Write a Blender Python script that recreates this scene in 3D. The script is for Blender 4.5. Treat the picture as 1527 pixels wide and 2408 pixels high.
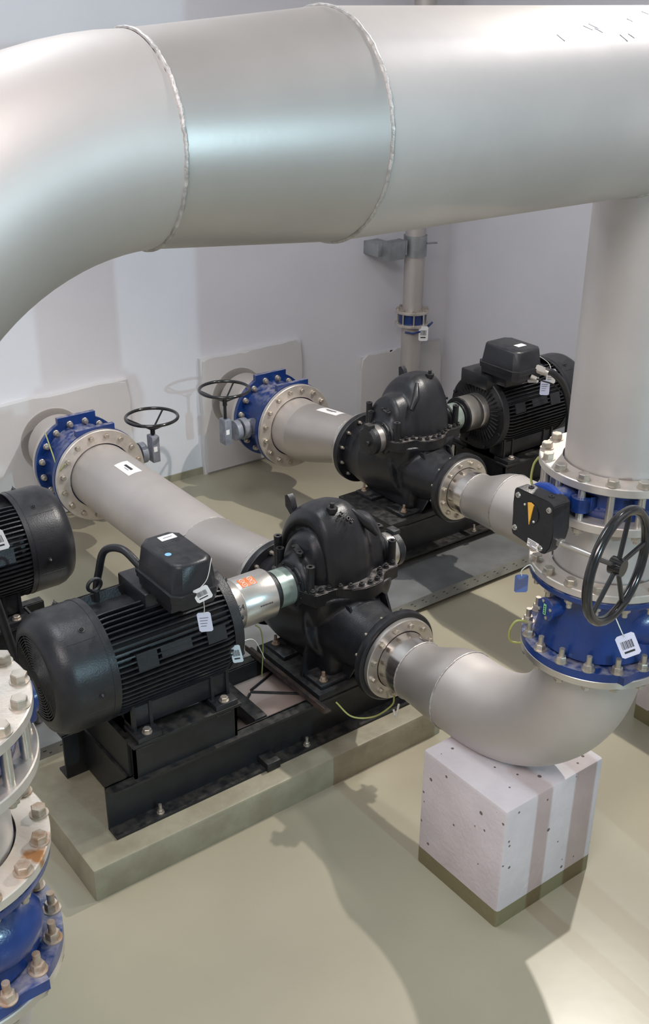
import bpy, bmesh, math, random
from mathutils import Vector, Matrix
V = Vector; PI = math.pi; R_ = math.radians
random.seed(7)
S = bpy.context.scene
COL = S.collection
for o in list(bpy.data.objects): bpy.data.objects.remove(o)

# ------------------------------------------------------------------ camera
yaw, pit, roll, FPX = 0.6485, 0.4490, 0.0088, 2548.3
cam_d = bpy.data.cameras.new('camera'); cam = bpy.data.objects.new('camera', cam_d); COL.objects.link(cam)
cam_d.sensor_fit = 'VERTICAL'; cam_d.sensor_height = 24.0; cam_d.lens = 24.0 * FPX / 2408
cam_d.clip_start = 0.05; cam_d.clip_end = 100
fwd = V((math.sin(yaw) * math.cos(pit), math.cos(yaw) * math.cos(pit), -math.sin(pit)))
rt = V((math.cos(yaw), -math.sin(yaw), 0)); up = rt.cross(fwd)
r2 = rt * math.cos(roll) + up * math.sin(roll); u2 = -rt * math.sin(roll) + up * math.cos(roll)
mw = Matrix((r2, u2, -fwd)).transposed().to_4x4(); mw.translation = V((0, 0, 3.33))
cam.matrix_world = mw
S.camera = cam

# ------------------------------------------------------------------ light
S.view_settings.view_transform = 'Standard'; S.view_settings.look = 'None'
S.view_settings.gamma = 1.0; S.view_settings.use_curve_mapping = False
S.view_settings.exposure = 0.25
W = bpy.data.worlds.new('world'); S.world = W; W.use_nodes = True
W.node_tree.nodes['Background'].inputs[0].default_value = (0.86, 0.92, 1.0, 1)
W.node_tree.nodes['Background'].inputs[1].default_value = 0.0
def area(name, loc, target, size, power, col, sy=None):
    d = bpy.data.lights.new(name, 'AREA'); o = bpy.data.objects.new(name, d); COL.objects.link(o)
    d.energy = power; d.color = col; d.size = size
    if sy: d.shape = 'RECTANGLE'; d.size_y = sy
    o.location = loc
    o.rotation_euler = (V(target) - V(loc)).to_track_quat('-Z', 'Y').to_euler()
    return o
def spot(name, loc, target, size, power, col, ang, blend):
    d = bpy.data.lights.new(name, 'SPOT'); o = bpy.data.objects.new(name, d); COL.objects.link(o)
    d.energy = power; d.color = col; d.shadow_soft_size = size; d.spot_size = math.radians(ang); d.spot_blend = blend
    o.location = loc; o.rotation_euler = (V(target) - V(loc)).to_track_quat('-Z', 'Y').to_euler()
    return o
area('lamp_cool', (2.40, -5.0, 3.70), (2.9, 4.0, 0.6), 0.06, 165, (0.56, 0.87, 1.0))
spot('lamp_high_bay', (5.1, 3.35, 4.5), (2.6, 2.6, 0.0), 0.045, 500, (1.0, 0.94, 0.86), 106, 0.4)
spot('lamp_high_bay', (5.3, 2.0, 5.8), (2.2, 2.0, 2.0), 0.18, 260, (0.97, 0.97, 1.0), 90, 0.6)
area('fill_light', (-1.2, 0.6, 5.9), (-0.4, 1.6, 0), 3.0, 350, (1.0, 0.91, 0.915), 3.0)  # broad ambient fill added overhead, not a known fixture
area('fill_light', (1.2, 4.4, 5.9), (1.4, 4.8, 0), 1.6, 75, (0.88, 0.95, 1.0), 1.6)  # second fill, added to brighten the upper back wall

# ------------------------------------------------------------------ materials
def mat(name, col, rough=0.5, metal=0.0, noise=0.0, nscale=8, bump=0.0, bscale=60, spec=0.5, col2=None, dust=0.0,
        dustcol=(0.42, 0.38, 0.34), coat=0.0, stretch=None, rvar=0.0, ramp=(0.35, 0.65)):
    m = bpy.data.materials.new(name); m.use_nodes = True
    nt = m.node_tree; N = nt.nodes; L = nt.links; b = N['Principled BSDF']
    b.inputs['Base Color'].default_value = (*col, 1); b.inputs['Roughness'].default_value = rough
    b.inputs['Metallic'].default_value = metal; b.inputs['Specular IOR Level'].default_value = spec
    b.inputs['Coat Weight'].default_value = coat; b.inputs['Coat Roughness'].default_value = 0.15
    g = N.new('ShaderNodeNewGeometry')
    pos = g.outputs['Position']
    if stretch:
        mp = N.new('ShaderNodeMapping'); mp.inputs['Scale'].default_value = stretch
        L.new(pos, mp.inputs[0]); pos2 = mp.outputs[0]
    else: pos2 = pos
    c_out = None
    if noise > 0:
        n = N.new('ShaderNodeTexNoise'); n.inputs['Scale'].default_value = nscale; n.inputs['Detail'].default_value = 6
        L.new(pos2, n.inputs['Vector'])
        r = N.new('ShaderNodeValToRGB'); L.new(n.outputs['Fac'], r.inputs[0])
        c2 = col2 or tuple(max(0, c * (1 - noise)) for c in col)
        r.color_ramp.elements[0].position = ramp[0]; r.color_ramp.elements[0].color = (*c2, 1)
        r.color_ramp.elements[1].position = ramp[1]; r.color_ramp.elements[1].color = (*col, 1)
        c_out = r.outputs[0]
        if rvar:
            mr = N.new('ShaderNodeMapRange'); L.new(n.outputs['Fac'], mr.inputs[0])
            mr.inputs[3].default_value = rough + rvar; mr.inputs[4].default_value = rough - rvar
            L.new(mr.outputs[0], b.inputs['Roughness'])
    if dust > 0:
        sx = N.new('ShaderNodeSeparateXYZ'); L.new(g.outputs['Normal'], sx.inputs[0])
        n2 = N.new('ShaderNodeTexNoise'); n2.inputs['Scale'].default_value = 28; n2.inputs['Detail'].default_value = 5
        L.new(pos, n2.inputs['Vector'])
        mr = N.new('ShaderNodeMapRange'); mr.inputs[1].default_value = 0.55; mr.inputs[2].default_value = 1.0
        L.new(sx.outputs['Z'], mr.inputs[0])
        mr2 = N.new('ShaderNodeMapRange'); mr2.inputs[1].default_value = 0.38; mr2.inputs[2].default_value = 0.62
        L.new(n2.outputs['Fac'], mr2.inputs[0])
        mu = N.new('ShaderNodeMath'); mu.operation = 'MULTIPLY'; L.new(mr.outputs[0], mu.inputs[0]); L.new(mr2.outputs[0], mu.inputs[1])
        mu2 = N.new('ShaderNodeMath'); mu2.operation = 'MULTIPLY'; L.new(mu.outputs[0], mu2.inputs[0]); mu2.inputs[1].default_value = dust
        mx = N.new('ShaderNodeMix'); mx.data_type = 'RGBA'
        L.new(mu2.outputs[0], mx.inputs[0])
        if c_out: L.new(c_out, mx.inputs[6])
        else: mx.inputs[6].default_value = (*col, 1)
        mx.inputs[7].default_value = (*dustcol, 1); c_out = mx.outputs[2]
    if c_out: L.new(c_out, b.inputs['Base Color'])
    if bump > 0:
        n3 = N.new('ShaderNodeTexNoise'); n3.inputs['Scale'].default_value = bscale; n3.inputs['Detail'].default_value = 4
        L.new(pos2, n3.inputs['Vector'])
        bp = N.new('ShaderNodeBump'); bp.inputs['Strength'].default_value = bump; bp.inputs['Distance'].default_value = 0.01
        L.new(n3.outputs['Fac'], bp.inputs['Height']); L.new(bp.outputs[0], b.inputs['Normal'])
    return m
STEEL = mat('stainless_steel_pickled', (0.56, 0.522, 0.497), 0.52, 0.55, 0.12, 3, 0.012, 70, rvar=0.05)
STEELB = mat('stainless_steel_bright', (0.66, 0.63, 0.59), 0.30, 0.85, 0.12, 6, 0.03, 120)
STEELG = mat('stainless_steel_glossy', (0.66, 0.62, 0.58), 0.17, 0.95, 0.14, 9, 0.03, 120)
STEELR = mat('stainless_steel_reducer', (0.52, 0.485, 0.460), 0.42, 0.68, 0.12, 3, 0.01, 90)
FLANGE = mat('flange_steel_dusty', (0.66, 0.61, 0.56), 0.38, 0.6, 0.15, 16, 0.05, 140, dust=0.75, dustcol=(0.64, 0.56, 0.49))
FLANGER = mat('flange_steel_rust_stained', (0.66, 0.59, 0.52), 0.42, 0.45, 0.15, 11, 0.08, 140, col2=(0.42, 0.20, 0.08), ramp=(0.33, 0.42))
WELD = mat('weld_bead', (0.55, 0.53, 0.51), 0.48, 0.6, 0.35, 60, 0.3, 90)
BOLT = mat('bolt_steel', (0.55, 0.50, 0.43), 0.38, 0.75, 0.25, 50, dust=0.5, dustcol=(0.60, 0.54, 0.48))
RUST = mat('rusty_bolt', (0.50, 0.42, 0.34), 0.5, 0.5, 0.6, 40, col2=(0.36, 0.22, 0.13), dust=0.6, dustcol=(0.60, 0.54, 0.48))
BLACK = mat('black_paint', (0.016, 0.017, 0.021), 0.36, 0, 0.3, 20, 0.10, 160, dust=0.10, dustcol=(0.16, 0.15, 0.14))
BLACKD = mat('black_cast_dusty', (0.015, 0.016, 0.019), 0.40, 0, 0.3, 20, 0.22, 200, dust=0.30, dustcol=(0.22, 0.20, 0.19))
BLACKF = mat('black_flange_face', (0.018, 0.018, 0.020), 0.5, 0, 0.4, 30, 0.15, 160, dust=0.9, dustcol=(0.20, 0.18, 0.17))
BASE = mat('black_base_frame', (0.014, 0.015, 0.017), 0.42, 0, 0.4, 12, 0.12, 120, dust=0.35, dustcol=(0.11, 0.10, 0.085))
GLOSSB = mat('black_gloss', (0.012, 0.012, 0.013), 0.16, 0, 0, coat=0.4)
BLUE = mat('blue_epoxy', (0.009, 0.040, 0.19), 0.30, 0, 0.3, 12, 0.10, 160, dust=0.75, dustcol=(0.30, 0.29, 0.34), coat=0.2)
BLUEB = mat('blue_disc', (0.015, 0.060, 0.33), 0.25, 0, coat=0.3)
WHITE = mat('white_label', (0.82, 0.82, 0.82), 0.4)
LILAC = mat('lilac_tag', (0.55, 0.60, 0.80), 0.45)
BTAG = mat('blue_tag', (0.10, 0.15, 0.34), 0.5)
INK = mat('ink', (0.03, 0.03, 0.035), 0.5)
INKG = mat('ink_grey', (0.16, 0.16, 0.20), 0.5)
ORANGE = mat('orange_sticker', (0.62, 0.17, 0.05), 0.45)
YELLOW = mat('yellow_pointer', (0.80, 0.43, 0.06), 0.4)
GREENL = mat('green_label', (0.25, 0.62, 0.30), 0.45)
CYANL = mat('round_blue_sticker', (0.20, 0.45, 0.70), 0.4)
GALV = mat('galvanised_steel', (0.40, 0.42, 0.43), 0.45, 0.75, 0.3, 7, 0.05, 60, dust=0.4, dustcol=(0.30, 0.29, 0.27))
GUARD = mat('green_zinc_guard', (0.42, 0.52, 0.47), 0.3, 0.6, 0.25, 18)
WIREY = mat('yellow_green_wire', (0.34, 0.36, 0.11), 0.5)
TIE = mat('white_cable_tie', (0.75, 0.76, 0.70), 0.45)
GEARG = mat('grey_gear_housing', (0.26, 0.28, 0.33), 0.45, 0.1, 0.3, 30)
RUSTY = mat('rusty_angle', (0.10, 0.065, 0.05), 0.6, 0.2, 0.5, 25, col2=(0.03, 0.028, 0.028), bump=0.3, bscale=150)
HOLE = mat('dark_hole', (0.004, 0.004, 0.004), 0.9)

def wall_mat(name, col):
    return mat(name, col, 0.55, 0, 0.05, 1.6, 0.06, 30, spec=0.3)
WALL = wall_mat('wall_paint', (0.70, 0.70, 0.735))
WALLP = wall_mat('wall_plaster_patch', (0.61, 0.60, 0.60))
CEIL = wall_mat('ceiling_paint', (0.75, 0.75, 0.76))
FLOOR = mat('floor_epoxy', (0.355, 0.325, 0.240), 0.32, 0, 0.12, 1.3, 0.03, 14, spec=0.5, rvar=0.07, coat=0.1)
PLINTH = mat('plinth_epoxy', (0.30, 0.28, 0.20), 0.5, 0, 0.3, 9, 0.2, 40, col2=(0.24, 0.215, 0.15))
INFILL = mat('infill_epoxy', (0.52, 0.41, 0.36), 0.5, 0, 0.1, 8)
def concrete(name, col, band_z=None, band=(0.22, 0.195, 0.11)):
    m = mat(name, col, 0.75, 0, 0.10, 6, 0.25, 45, spec=0.2)
    nt = m.node_tree; N = nt.nodes; L = nt.links; b = N['Principled BSDF']
    src = b.inputs['Base Color'].links[0].from_socket
    g = N.new('ShaderNodeNewGeometry')
    vo = N.new('ShaderNodeTexVoronoi'); vo.inputs['Scale'].default_value = 17; L.new(g.outputs['Position'], vo.inputs['Vector'])
    nz = N.new('ShaderNodeTexNoise'); nz.inputs['Scale'].default_value = 9; L.new(g.outputs['Position'], nz.inputs['Vector'])
    mr = N.new('ShaderNodeMapRange'); L.new(nz.outputs['Fac'], mr.inputs[0])
    mr.inputs[1].default_value = 0.5; mr.inputs[2].default_value = 0.75; mr.inputs[3].default_value = 0.085; mr.inputs[4].default_value = 0.20
    lt = N.new('ShaderNodeMath'); lt.operation = 'LESS_THAN'; L.new(vo.outputs['Distance'], lt.inputs[0]); L.new(mr.outputs[0], lt.inputs[1])
    mx = N.new('ShaderNodeMix'); mx.data_type = 'RGBA'; L.new(lt.outputs[0], mx.inputs[0]); L.new(src, mx.inputs[6])
    mx.inputs[7].default_value = (0.16, 0.13, 0.12, 1)
    out = mx.outputs[2]
    if band_z is not None:
        sx = N.new('ShaderNodeSeparateXYZ'); L.new(g.outputs['Position'], sx.inputs[0])
        l2 = N.new('ShaderNodeMath'); l2.operation = 'LESS_THAN'; L.new(sx.outputs['Z'], l2.inputs[0]); l2.inputs[1].default_value = band_z
        m2 = N.new('ShaderNodeMix'); m2.data_type = 'RGBA'; L.new(l2.outputs[0], m2.inputs[0]); L.new(out, m2.inputs[6])
        m2.inputs[7].default_value = (*band, 1); out = m2.outputs[2]
    L.new(out, b.inputs['Base Color'])
    return m
BLOCK = concrete('concrete_block_white', (0.62, 0.565, 0.575), 0.084)

# ------------------------------------------------------------------ mesh builder
def frame(ax):
    ax = V(ax).normalized()
    t = V((0, 0, 1)) if abs(ax.z) < 0.95 else V((1, 0, 0))
    u = t.cross(ax).normalized(); v = ax.cross(u)
    return u, v, ax
class MB:
    def __init__(s): s.bm = bmesh.new()
    def ring(s, c, u, v, r, seg, a0=0):
        return [s.bm.verts.new(c + u * (r * math.cos(a0 + 2 * PI * i / seg)) + v * (r * math.sin(a0 + 2 * PI * i / seg))) for i in range(seg)]
    def skin(s, rings, closed=False):
        n = len(rings)
        for a in range(n if closed else n - 1):
            A, B = rings[a], rings[(a + 1) % n]
            if len(A) == 1 and len(B) == 1: continue
            m = max(len(A), len(B))
            for i in range(m):
                j = (i + 1) % m
                if len(A) == 1: s.bm.faces.new((A[0], B[j], B[i]))
                elif len(B) == 1: s.bm.faces.new((A[i], A[j], B[0]))
                else: s.bm.faces.new((A[i], A[j], B[j], B[i]))
    def cyl(s, p0, p1, r0, r1=None, seg=40, caps=True):
        p0, p1 = V(p0), V(p1); r1 = r0 if r1 is None else r1
        u, v, w = frame(p1 - p0)
        A, B = s.ring(p0, u, v, r0, seg), s.ring(p1, u, v, r1, seg); s.skin([A, B])
        if caps: s.bm.faces.new(list(reversed(A))); s.bm.faces.new(B)
        return s
    def lathe(s, prof, org, ax, seg=64, closed=False, a0=0):
        org = V(org); u, v, w = frame(ax); rings = []
        for r, t in prof:
            c = org + w * t
            rings.append([s.bm.verts.new(c)] if r < 1e-6 else s.ring(c, u, v, r, seg, a0))
        s.skin(rings, closed); return s
    def hexa(s, c, ax, r, h, seg=6, a0=0):
        c = V(c); u, v, w = frame(ax)
        A, B, D = s.ring(c, u, v, r, seg, a0), s.ring(c + w * h * 0.88, u, v, r, seg, a0), s.ring(c + w * h, u, v, r * 0.88, seg, a0)
        s.skin([A, B, D]); s.bm.faces.new(list(reversed(A))); s.bm.faces.new(D); return s
    def box(s, a, b, bev=0.0, mtx=None):
        a, b = V(a), V(b)
        lo = V([min(a[i], b[i]) for i in range(3)]); hi = V([max(a[i], b[i]) for i in range(3)])
        g = bmesh.ops.create_cube(s.bm, size=1.0)['verts']
        for v in g:
            v.co = V([lo[i] + (v.co[i] + 0.5) * (hi[i] - lo[i]) for i in range(3)])
        if bev > 0:
            es = list({e for v in g for e in v.link_edges})
            r = bmesh.ops.bevel(s.bm, geom=es, offset=bev, segments=2, affect='EDGES', profile=0.5)
            g = list({v for f in r['faces'] for v in f.verts} | {v for v in g if v.is_valid})
        if mtx is not None:
            for v in g: v.co = mtx @ v.co
        return s
    def prism(s, poly, org, u, v, w, h):
        org, u, v, w = V(org), V(u), V(v), V(w)
        A = [s.bm.verts.new(org + u * x + v * y) for x, y in poly]
        B = [s.bm.verts.new(p.co + w * h) for p in A]
        s.skin([A, B]); s.bm.faces.new(list(reversed(A))); s.bm.faces.new(B); return s
    def tube(s, pts, r, seg=20, closed=False, caps=True):
        pts = [V(p) for p in pts]; n = len(pts)
        rs = r if isinstance(r, (list, tuple)) else [r] * n
        T = []
        for i in range(n):
            a = pts[(i - 1) % n] if (closed or i > 0) else pts[0]
            b = pts[(i + 1) % n] if (closed or i < n - 1) else pts[-1]
            T.append((b - a).normalized())
        u, v, w = frame(T[0]); rings = []
        for i in range(n):
            if i: 
                q = T[i - 1].rotation_difference(T[i]); u = q @ u; v = q @ v
            rings.append(s.ring(pts[i], u, v, rs[i], seg))
        s.skin(rings, closed)
        if caps and not closed: s.bm.faces.new(list(reversed(rings[0]))); s.bm.faces.new(rings[-1])
        return s
    def torus(s, c, ax, R, r, seg=64, rs=12):
        c = V(c); u, v, w = frame(ax)
        rings = []
        for i in range(seg):
            a = 2 * PI * i / seg; d = u * math.cos(a) + v * math.sin(a)
            rings.append([s.bm.verts.new(c + d * (R + r * math.cos(b)) + w * (r * math.sin(b))) for b in [2 * PI * k / rs for k in range(rs)]])
        s.skin(rings, True); return s
    def ball(s, c, r, sc=(1, 1, 1)):
        g = bmesh.ops.create_uvsphere(s.bm, u_segments=20, v_segments=12, radius=r)['verts']
        for v in g: v.co = V((v.co.x * sc[0], v.co.y * sc[1], v.co.z * sc[2])) + V(c)
        return s
    def build(s, name, m, parent=None, smooth=38, mods=None, xf=None):
        if xf:
            for v in s.bm.verts: v.co = xf(v.co)
        off = origin_of(parent)
        for v in s.bm.verts: v.co -= off
        bmesh.ops.recalc_face_normals(s.bm, faces=s.bm.faces)
        lim = math.radians(smooth)
        for e in s.bm.edges:
            e.smooth = not (len(e.link_faces) == 2 and e.calc_face_angle(0) > lim)
        for f in s.bm.faces: f.smooth = True
        me = bpy.data.meshes.new(name); s.bm.to_mesh(me); s.bm.free()
        me.materials.append(m)
        o = bpy.data.objects.new(name, me); COL.objects.link(o)
        if parent: o.parent = parent
        ORG[o.name] = off
        if mods: mods(o)
        return o
ORG = {}
def origin_of(p): return ORG[p.name] if p is not None else V((0, 0, 0))
def thing(name, loc, label, cat, group=None):
    e = bpy.data.objects.new(name, None); COL.objects.link(e); e.location = loc; e.empty_display_size = 0.1
    e['label'] = label; e['category'] = cat
    if group: e['group'] = group
    ORG[e.name] = V(loc); return e
def tag(o, label, cat, group=None, kind=None):
    if label: o['label'] = label
    if cat: o['category'] = cat
    if group: o['group'] = group
    if kind: o['kind'] = kind
    return o
def lab(o, t): o['label'] = t; return o
SHARED = {}
def inst(name, key, maker, m, parent, pos, ax, spin=0.0):
    """one object per piece, sharing mesh data; built along +Z at the origin"""
    if (key, m.name) not in SHARED:
        o = MB(); maker(o); lim = R_(38)
        bmesh.ops.recalc_face_normals(o.bm, faces=o.bm.faces)
        for e in o.bm.edges: e.smooth = not (len(e.link_faces) == 2 and e.calc_face_angle(0) > lim)
        for f in o.bm.faces: f.smooth = True
        me = bpy.data.meshes.new(name); o.bm.to_mesh(me); o.bm.free(); me.materials.append(m)
        SHARED[(key, m.name)] = me
    ob = bpy.data.objects.new(name, SHARED[(key, m.name)]); COL.objects.link(ob)
    off = origin_of(parent); ob.parent = parent
    q = V((0, 0, 1)).rotation_difference(V(ax).normalized())
    ob.rotation_mode = 'QUATERNION'
    from mathutils import Quaternion
    ob.rotation_quaternion = q @ Quaternion((0, 0, 1), spin)
    ob.location = V(pos) - off; ORG[ob.name] = V(pos)
    return ob
def mk_head(b, r=0.018, h=0.016):            # hex head on a washer
    b.cyl((0, 0, 0), (0, 0, 0.003), r * 1.22, seg=20); b.hexa((0, 0, 0.003), (0, 0, 1), r, h)
def mk_nut(b, r=0.018, h=0.017, s=0.03):     # washer, nut and protruding stud end
    b.cyl((0, 0, 0), (0, 0, 0.003), r * 1.3, seg=20); b.hexa((0, 0, 0.003), (0, 0, 1), r, h)
    b.cyl((0, 0, h), (0, 0, h + s), r * 0.55, seg=14)
def mk_cap(b, r=0.016):                      # rounded protective cap on a stud
    b.lathe([(r * 1.15, 0), (r * 1.15, 0.006), (r, 0.008), (r * .95, 0.022), (r * .7, 0.032), (0, 0.036)], (0, 0, 0), (0, 0, 1), 16)
def bolts(parent, c, ax, R, n, a0, m, maker, key, name='bolt', only=None):
    u, v, w = frame(ax); c = V(c); out = []
    for i in range(n):
        a = a0 + 2 * PI * i / n
        p = c + u * (R * math.cos(a)) + v * (R * math.sin(a))
        if only and not only(p): continue
        out.append(inst(name, key, maker, m, parent, p, ax, random.random() * 1.0))
    return out
def disc_flange(c, ax, ro, ri, t, m, parent, name='flange', seg=96):
    b = MB(); ch = 0.003
    b.lathe([(ri, 0), (ro - ch, 0), (ro, ch), (ro, t - ch), (ro - ch, t), (ri, t)], c, ax, seg, closed=True)
    return b.build(name, m, parent)
def foot_flange(c, ax, ro, ri, t, m, parent, ang, name='flange', half=R_(33), ext=1.10):
    """round flange with one flat-sided square foot towards world direction at angle ang in the flange plane"""
    u, v, w = frame(ax); poly_o = []; seg = 128
    for i in range(seg):
        a = 2 * PI * i / seg; d = (a - ang + PI) % (2 * PI) - PI
        r = ro
        if abs(d) <= half:
            r = ro * ext * math.cos(half) / math.cos(d)
            r = max(r, ro * 0.97)
        poly_o.append((r * math.cos(a), r * math.sin(a), ri * math.cos(a), ri * math.sin(a)))
    b = MB(); c = V(c)
    f = lambda x, y, h: b.bm.verts.new(c + u * x + v * y + w * h)
    A = [f(x, y, 0) for x, y, _, _ in poly_o]; B = [f(x, y, t) for x, y, _, _ in poly_o]
    D = [f(x, y, t) for _, _, x, y in poly_o]; E = [f(x, y, 0) for _, _, x, y in poly_o]
    b.skin([A, B, D, E], True)
    return b.build(name, m, parent)
def arc(c, e1, e2, R, a0, a1, n=24):
    c, e1, e2 = V(c), V(e1), V(e2)
    return [c + e1 * (R * math.cos(a0 + (a1 - a0) * i / n)) + e2 * (R * math.sin(a0 + (a1 - a0) * i / n)) for i in range(n + 1)]
def weld(c, ax, r, parent, w=0.006, lump=0.0012):
    u, v, ww = frame(ax); b = MB(); pts = []; rr = []
    n = 150; c = V(c)
    for i in range(n):
        a = 2 * PI * i / n
        pts.append(c + (u * math.cos(a) + v * math.sin(a)) * r + ww * random.uniform(-.0012, .0012)); rr.append(w * .8 * random.uniform(.88, 1.08))
    b.tube(pts, rr, 8, closed=True)
    return b.build('weld_seam', WELD, parent)
def text_part(txt, size, M4, m, parent, name, ext=0.0005):
    cu = bpy.data.curves.new('t', 'FONT'); cu.body = txt; cu.size = size; cu.extrude = ext; cu.align_x = 'CENTER'; cu.align_y = 'CENTER'
    to = bpy.data.objects.new('t', cu); COL.objects.link(to)
    dg = bpy.context.evaluated_depsgraph_get(); dg.update()
    me = bpy.data.meshes.new_from_object(to.evaluated_get(dg)); bpy.data.objects.remove(to)
    me.name = name; me.transform(Matrix.Translation(-origin_of(parent)) @ M4); me.materials.clear(); me.materials.append(m)
    o = bpy.data.objects.new(name, me); COL.objects.link(o); o.parent = parent; ORG[o.name] = origin_of(parent); return o
def basis(org, x, y):
    x = V(x).normalized(); y = V(y).normalized(); z = x.cross(y).normalized(); y = z.cross(x)
    m = Matrix((x, y, z)).transposed().to_4x4(); m.translation = V(org); return m

# ------------------------------------------------------------------ room
YW, XR = 6.60, 6.27
def struct(b, name, m): return tag(b.build(name, m), None, None, kind='structure')
struct(MB().box((-5, -6.5, -0.2), (XR + .2, YW + .2, 0)), 'floor', FLOOR)
struct(MB().box((-5, YW, 0), (XR + .2, YW + .2, 6.2)), 'wall_back', WALL)
struct(MB().box((XR, -6.5, 0), (XR + .2, YW, 6.2)), 'wall_right', WALL)
struct(MB().box((-5.2, -6.5, 0), (-5, YW + .2, 6.2)), 'wall_left', WALL)
struct(MB().box((-5.2, -6.7, 0), (XR + .2, -6.5, 6.2)), 'wall_front', WALL)
struct(MB().box((-5.2, -6.7, 6.0), (XR + .2, YW + .2, 6.2)), 'ceiling', CEIL)
# raised plaster patches round the wall penetrations
def patch(n, x0, x1, z1):
    pts = [(x0, 0)]
    pts += [(x0 + random.uniform(-.006, .006), z1 * k / 6) for k in range(1, 6)]
    k = 14
    pts += [(x0 + (x1 - x0) * i / k, z1 + random.uniform(-.008, .008)) for i in range(k + 1)]
    pts += [(x1 + random.uniform(-.006, .006), z1 * (1 - k / 6)) for k in range(1, 6)] + [(x1, 0)]
    b = MB(); b.prism(pts, (0, YW + .001, 0), (1, 0, 0), (0, 0, 1), (0, -1, 0), 0.055)
    bmesh.ops.bevel(b.bm, geom=[e for e in b.bm.edges if all(v.co.y < YW - .04 for v in e.verts)], offset=.018, segments=2, affect='EDGES')
    return struct(b, 'trim_%d' % n, WALLP)
patch(1, 1.6, 3.24, 0.88); patch(2, 3.83, 4.73, 0.91); patch(3, 5.33, 6.2, 0.65)
struct(MB().box((3.135, .50, 0), (XR, .9, 6.0), .01), 'trim_4', WALL)   # unseen wall added to keep the cool lamp off the right side
struct(MB().box((2.581, .955, 0), (2.650, 1.02, 1.12), .004), 'trim_5', GALV)   # two unseen posts added to cast shadow stripes on the block
struct(MB().box((2.765, .955, 0), (2.865, 1.02, 1.12), .004), 'trim_6', GALV)  # second added post, there only for its shadow stripe
# painted cove along the foot of the walls
struct(MB().box((-5, YW - .012, 0), (XR, YW + .002, 0.055)), 'baseboard_back', PLINTH)
struct(MB().box((XR - .012, -6.5, 0), (XR + .002, YW, 0.055)), 'baseboard_right', PLINTH)

# ------------------------------------------------------------------ plinths and block
def plinth(x0, x1, y0, y1, label):
    b = MB(); b.box((x0, y0, -.01), (x1, y1, 0.16), 0.012)
    o = b.build('plinth', PLINTH)
    return tag(o, label, 'plinth', 'pump plinths')
plinth(1.245, 3.12, 3.145, 3.93, 'olive painted concrete plinth under the front pump and motor')
plinth(3.80, 5.95, 4.50, 5.10, 'olive concrete plinth under the rear pump next to the cable tray')
plinth(-0.1, 1.90, 4.36, 5.06, 'olive concrete plinth under the cut-off motor at the left edge')
def block(x0, x1, y0, y1, z, label):
    b = MB(); b.box((x0, y0, -.01), (x1, y1, z), 0.014)
    return tag(b.build('pipe_support_block', BLOCK), label, 'concrete block')
block(2.445, 2.992, 2.087, 2.555, 0.583, 'white concrete block with olive base under the front elbow')
block(4.0, 4.52, 2.15, 2.66, 0.583, 'white concrete block cut off by the right edge of the frame')

# ------------------------------------------------------------------ overhead header
XA, YA = 2.7187, 2.0033            # front riser axis
X0 = 0.424; X2 = 4.20              # left and rear unit axes
ZH, RH, RE = 3.0576, 0.243, 0.205
hd = thing('overhead_pipe', (XA, YA, ZH), 'large stainless pipe crossing overhead with a bend at its left end', 'pipe')
MB().cyl((1.50, YA, ZH), (6.15, YA, ZH), RH, seg=96).build('header_pipe', STEEL, hd)
MB().cyl((1.04, YA, ZH), (1.50, YA, ZH), RE, RH, seg=96).build('reducer', STEELR, hd)
REL = .70
el = arc((1.04, YA, ZH - REL), (0, 0, 1), (-1, 0, 0), REL, 0, PI / 2)
MB().tube(el, RE, 80).build('elbow', STEEL, hd)
weld((1.50, YA, ZH), (1, 0, 0), RH + .0005, hd); weld((1.04, YA, ZH), (1, 0, 0), RE + .0005, hd)
for x, l in ((XA, 0), (X2, 0)):
    w_ = MB(); n = 90; pts = []
    for i in range(n):
        a = 2 * PI * i / n; yy = .180 * math.sin(a)
        pts.append((x + .180 * math.cos(a), YA + yy, ZH - math.sqrt(RH ** 2 - yy ** 2)))
    w_.tube(pts, .005, 8, closed=True).build('weld_seam', WELD, hd)
st = MB()   # scratches and scuffs as thin dark marks
for k in range(16):
    a = R_(random.uniform(48, 72)); x = random.uniform(2.0, 2.9)
    d = V((random.uniform(.008, .02), 0, 0)); da = random.uniform(-.1, .1)
    p = lambda aa, xx: V((xx, YA - (RH + .0002) * math.cos(aa), ZH + (RH + .0002) * math.sin(aa)))
    st.tube([p(a, x), p(a - .04 - abs(da) * .5, x + d.x)], .0010, 5)
tag(st.build('scratch', INKG, hd), None, None)

def riser(x, z1, label, group=None):
    t = thing('riser_pipe', (x, YA, z1), label, 'pipe', group)
    MB().cyl((x, YA, z1 - .012), (x, YA, ZH - RH + .05), .178, seg=96).build('pipe', STEEL, t)
    f = disc_flange((x, YA, z1 - .029), (0, 0, 1), .259, .184, .029, FLANGE, t)
    bolts(f, (x, YA, z1), (0, 0, 1), .237, 16, R_(11.25), BOLT, lambda b: mk_head(b, .0185, .019), 'head18')
    return t
Z1, Z2, Z3, Z5 = 1.974, 1.842, 1.604, 1.277
riser(XA, Z1, 'vertical stainless pipe dropping from the overhead pipe at the right')
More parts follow.
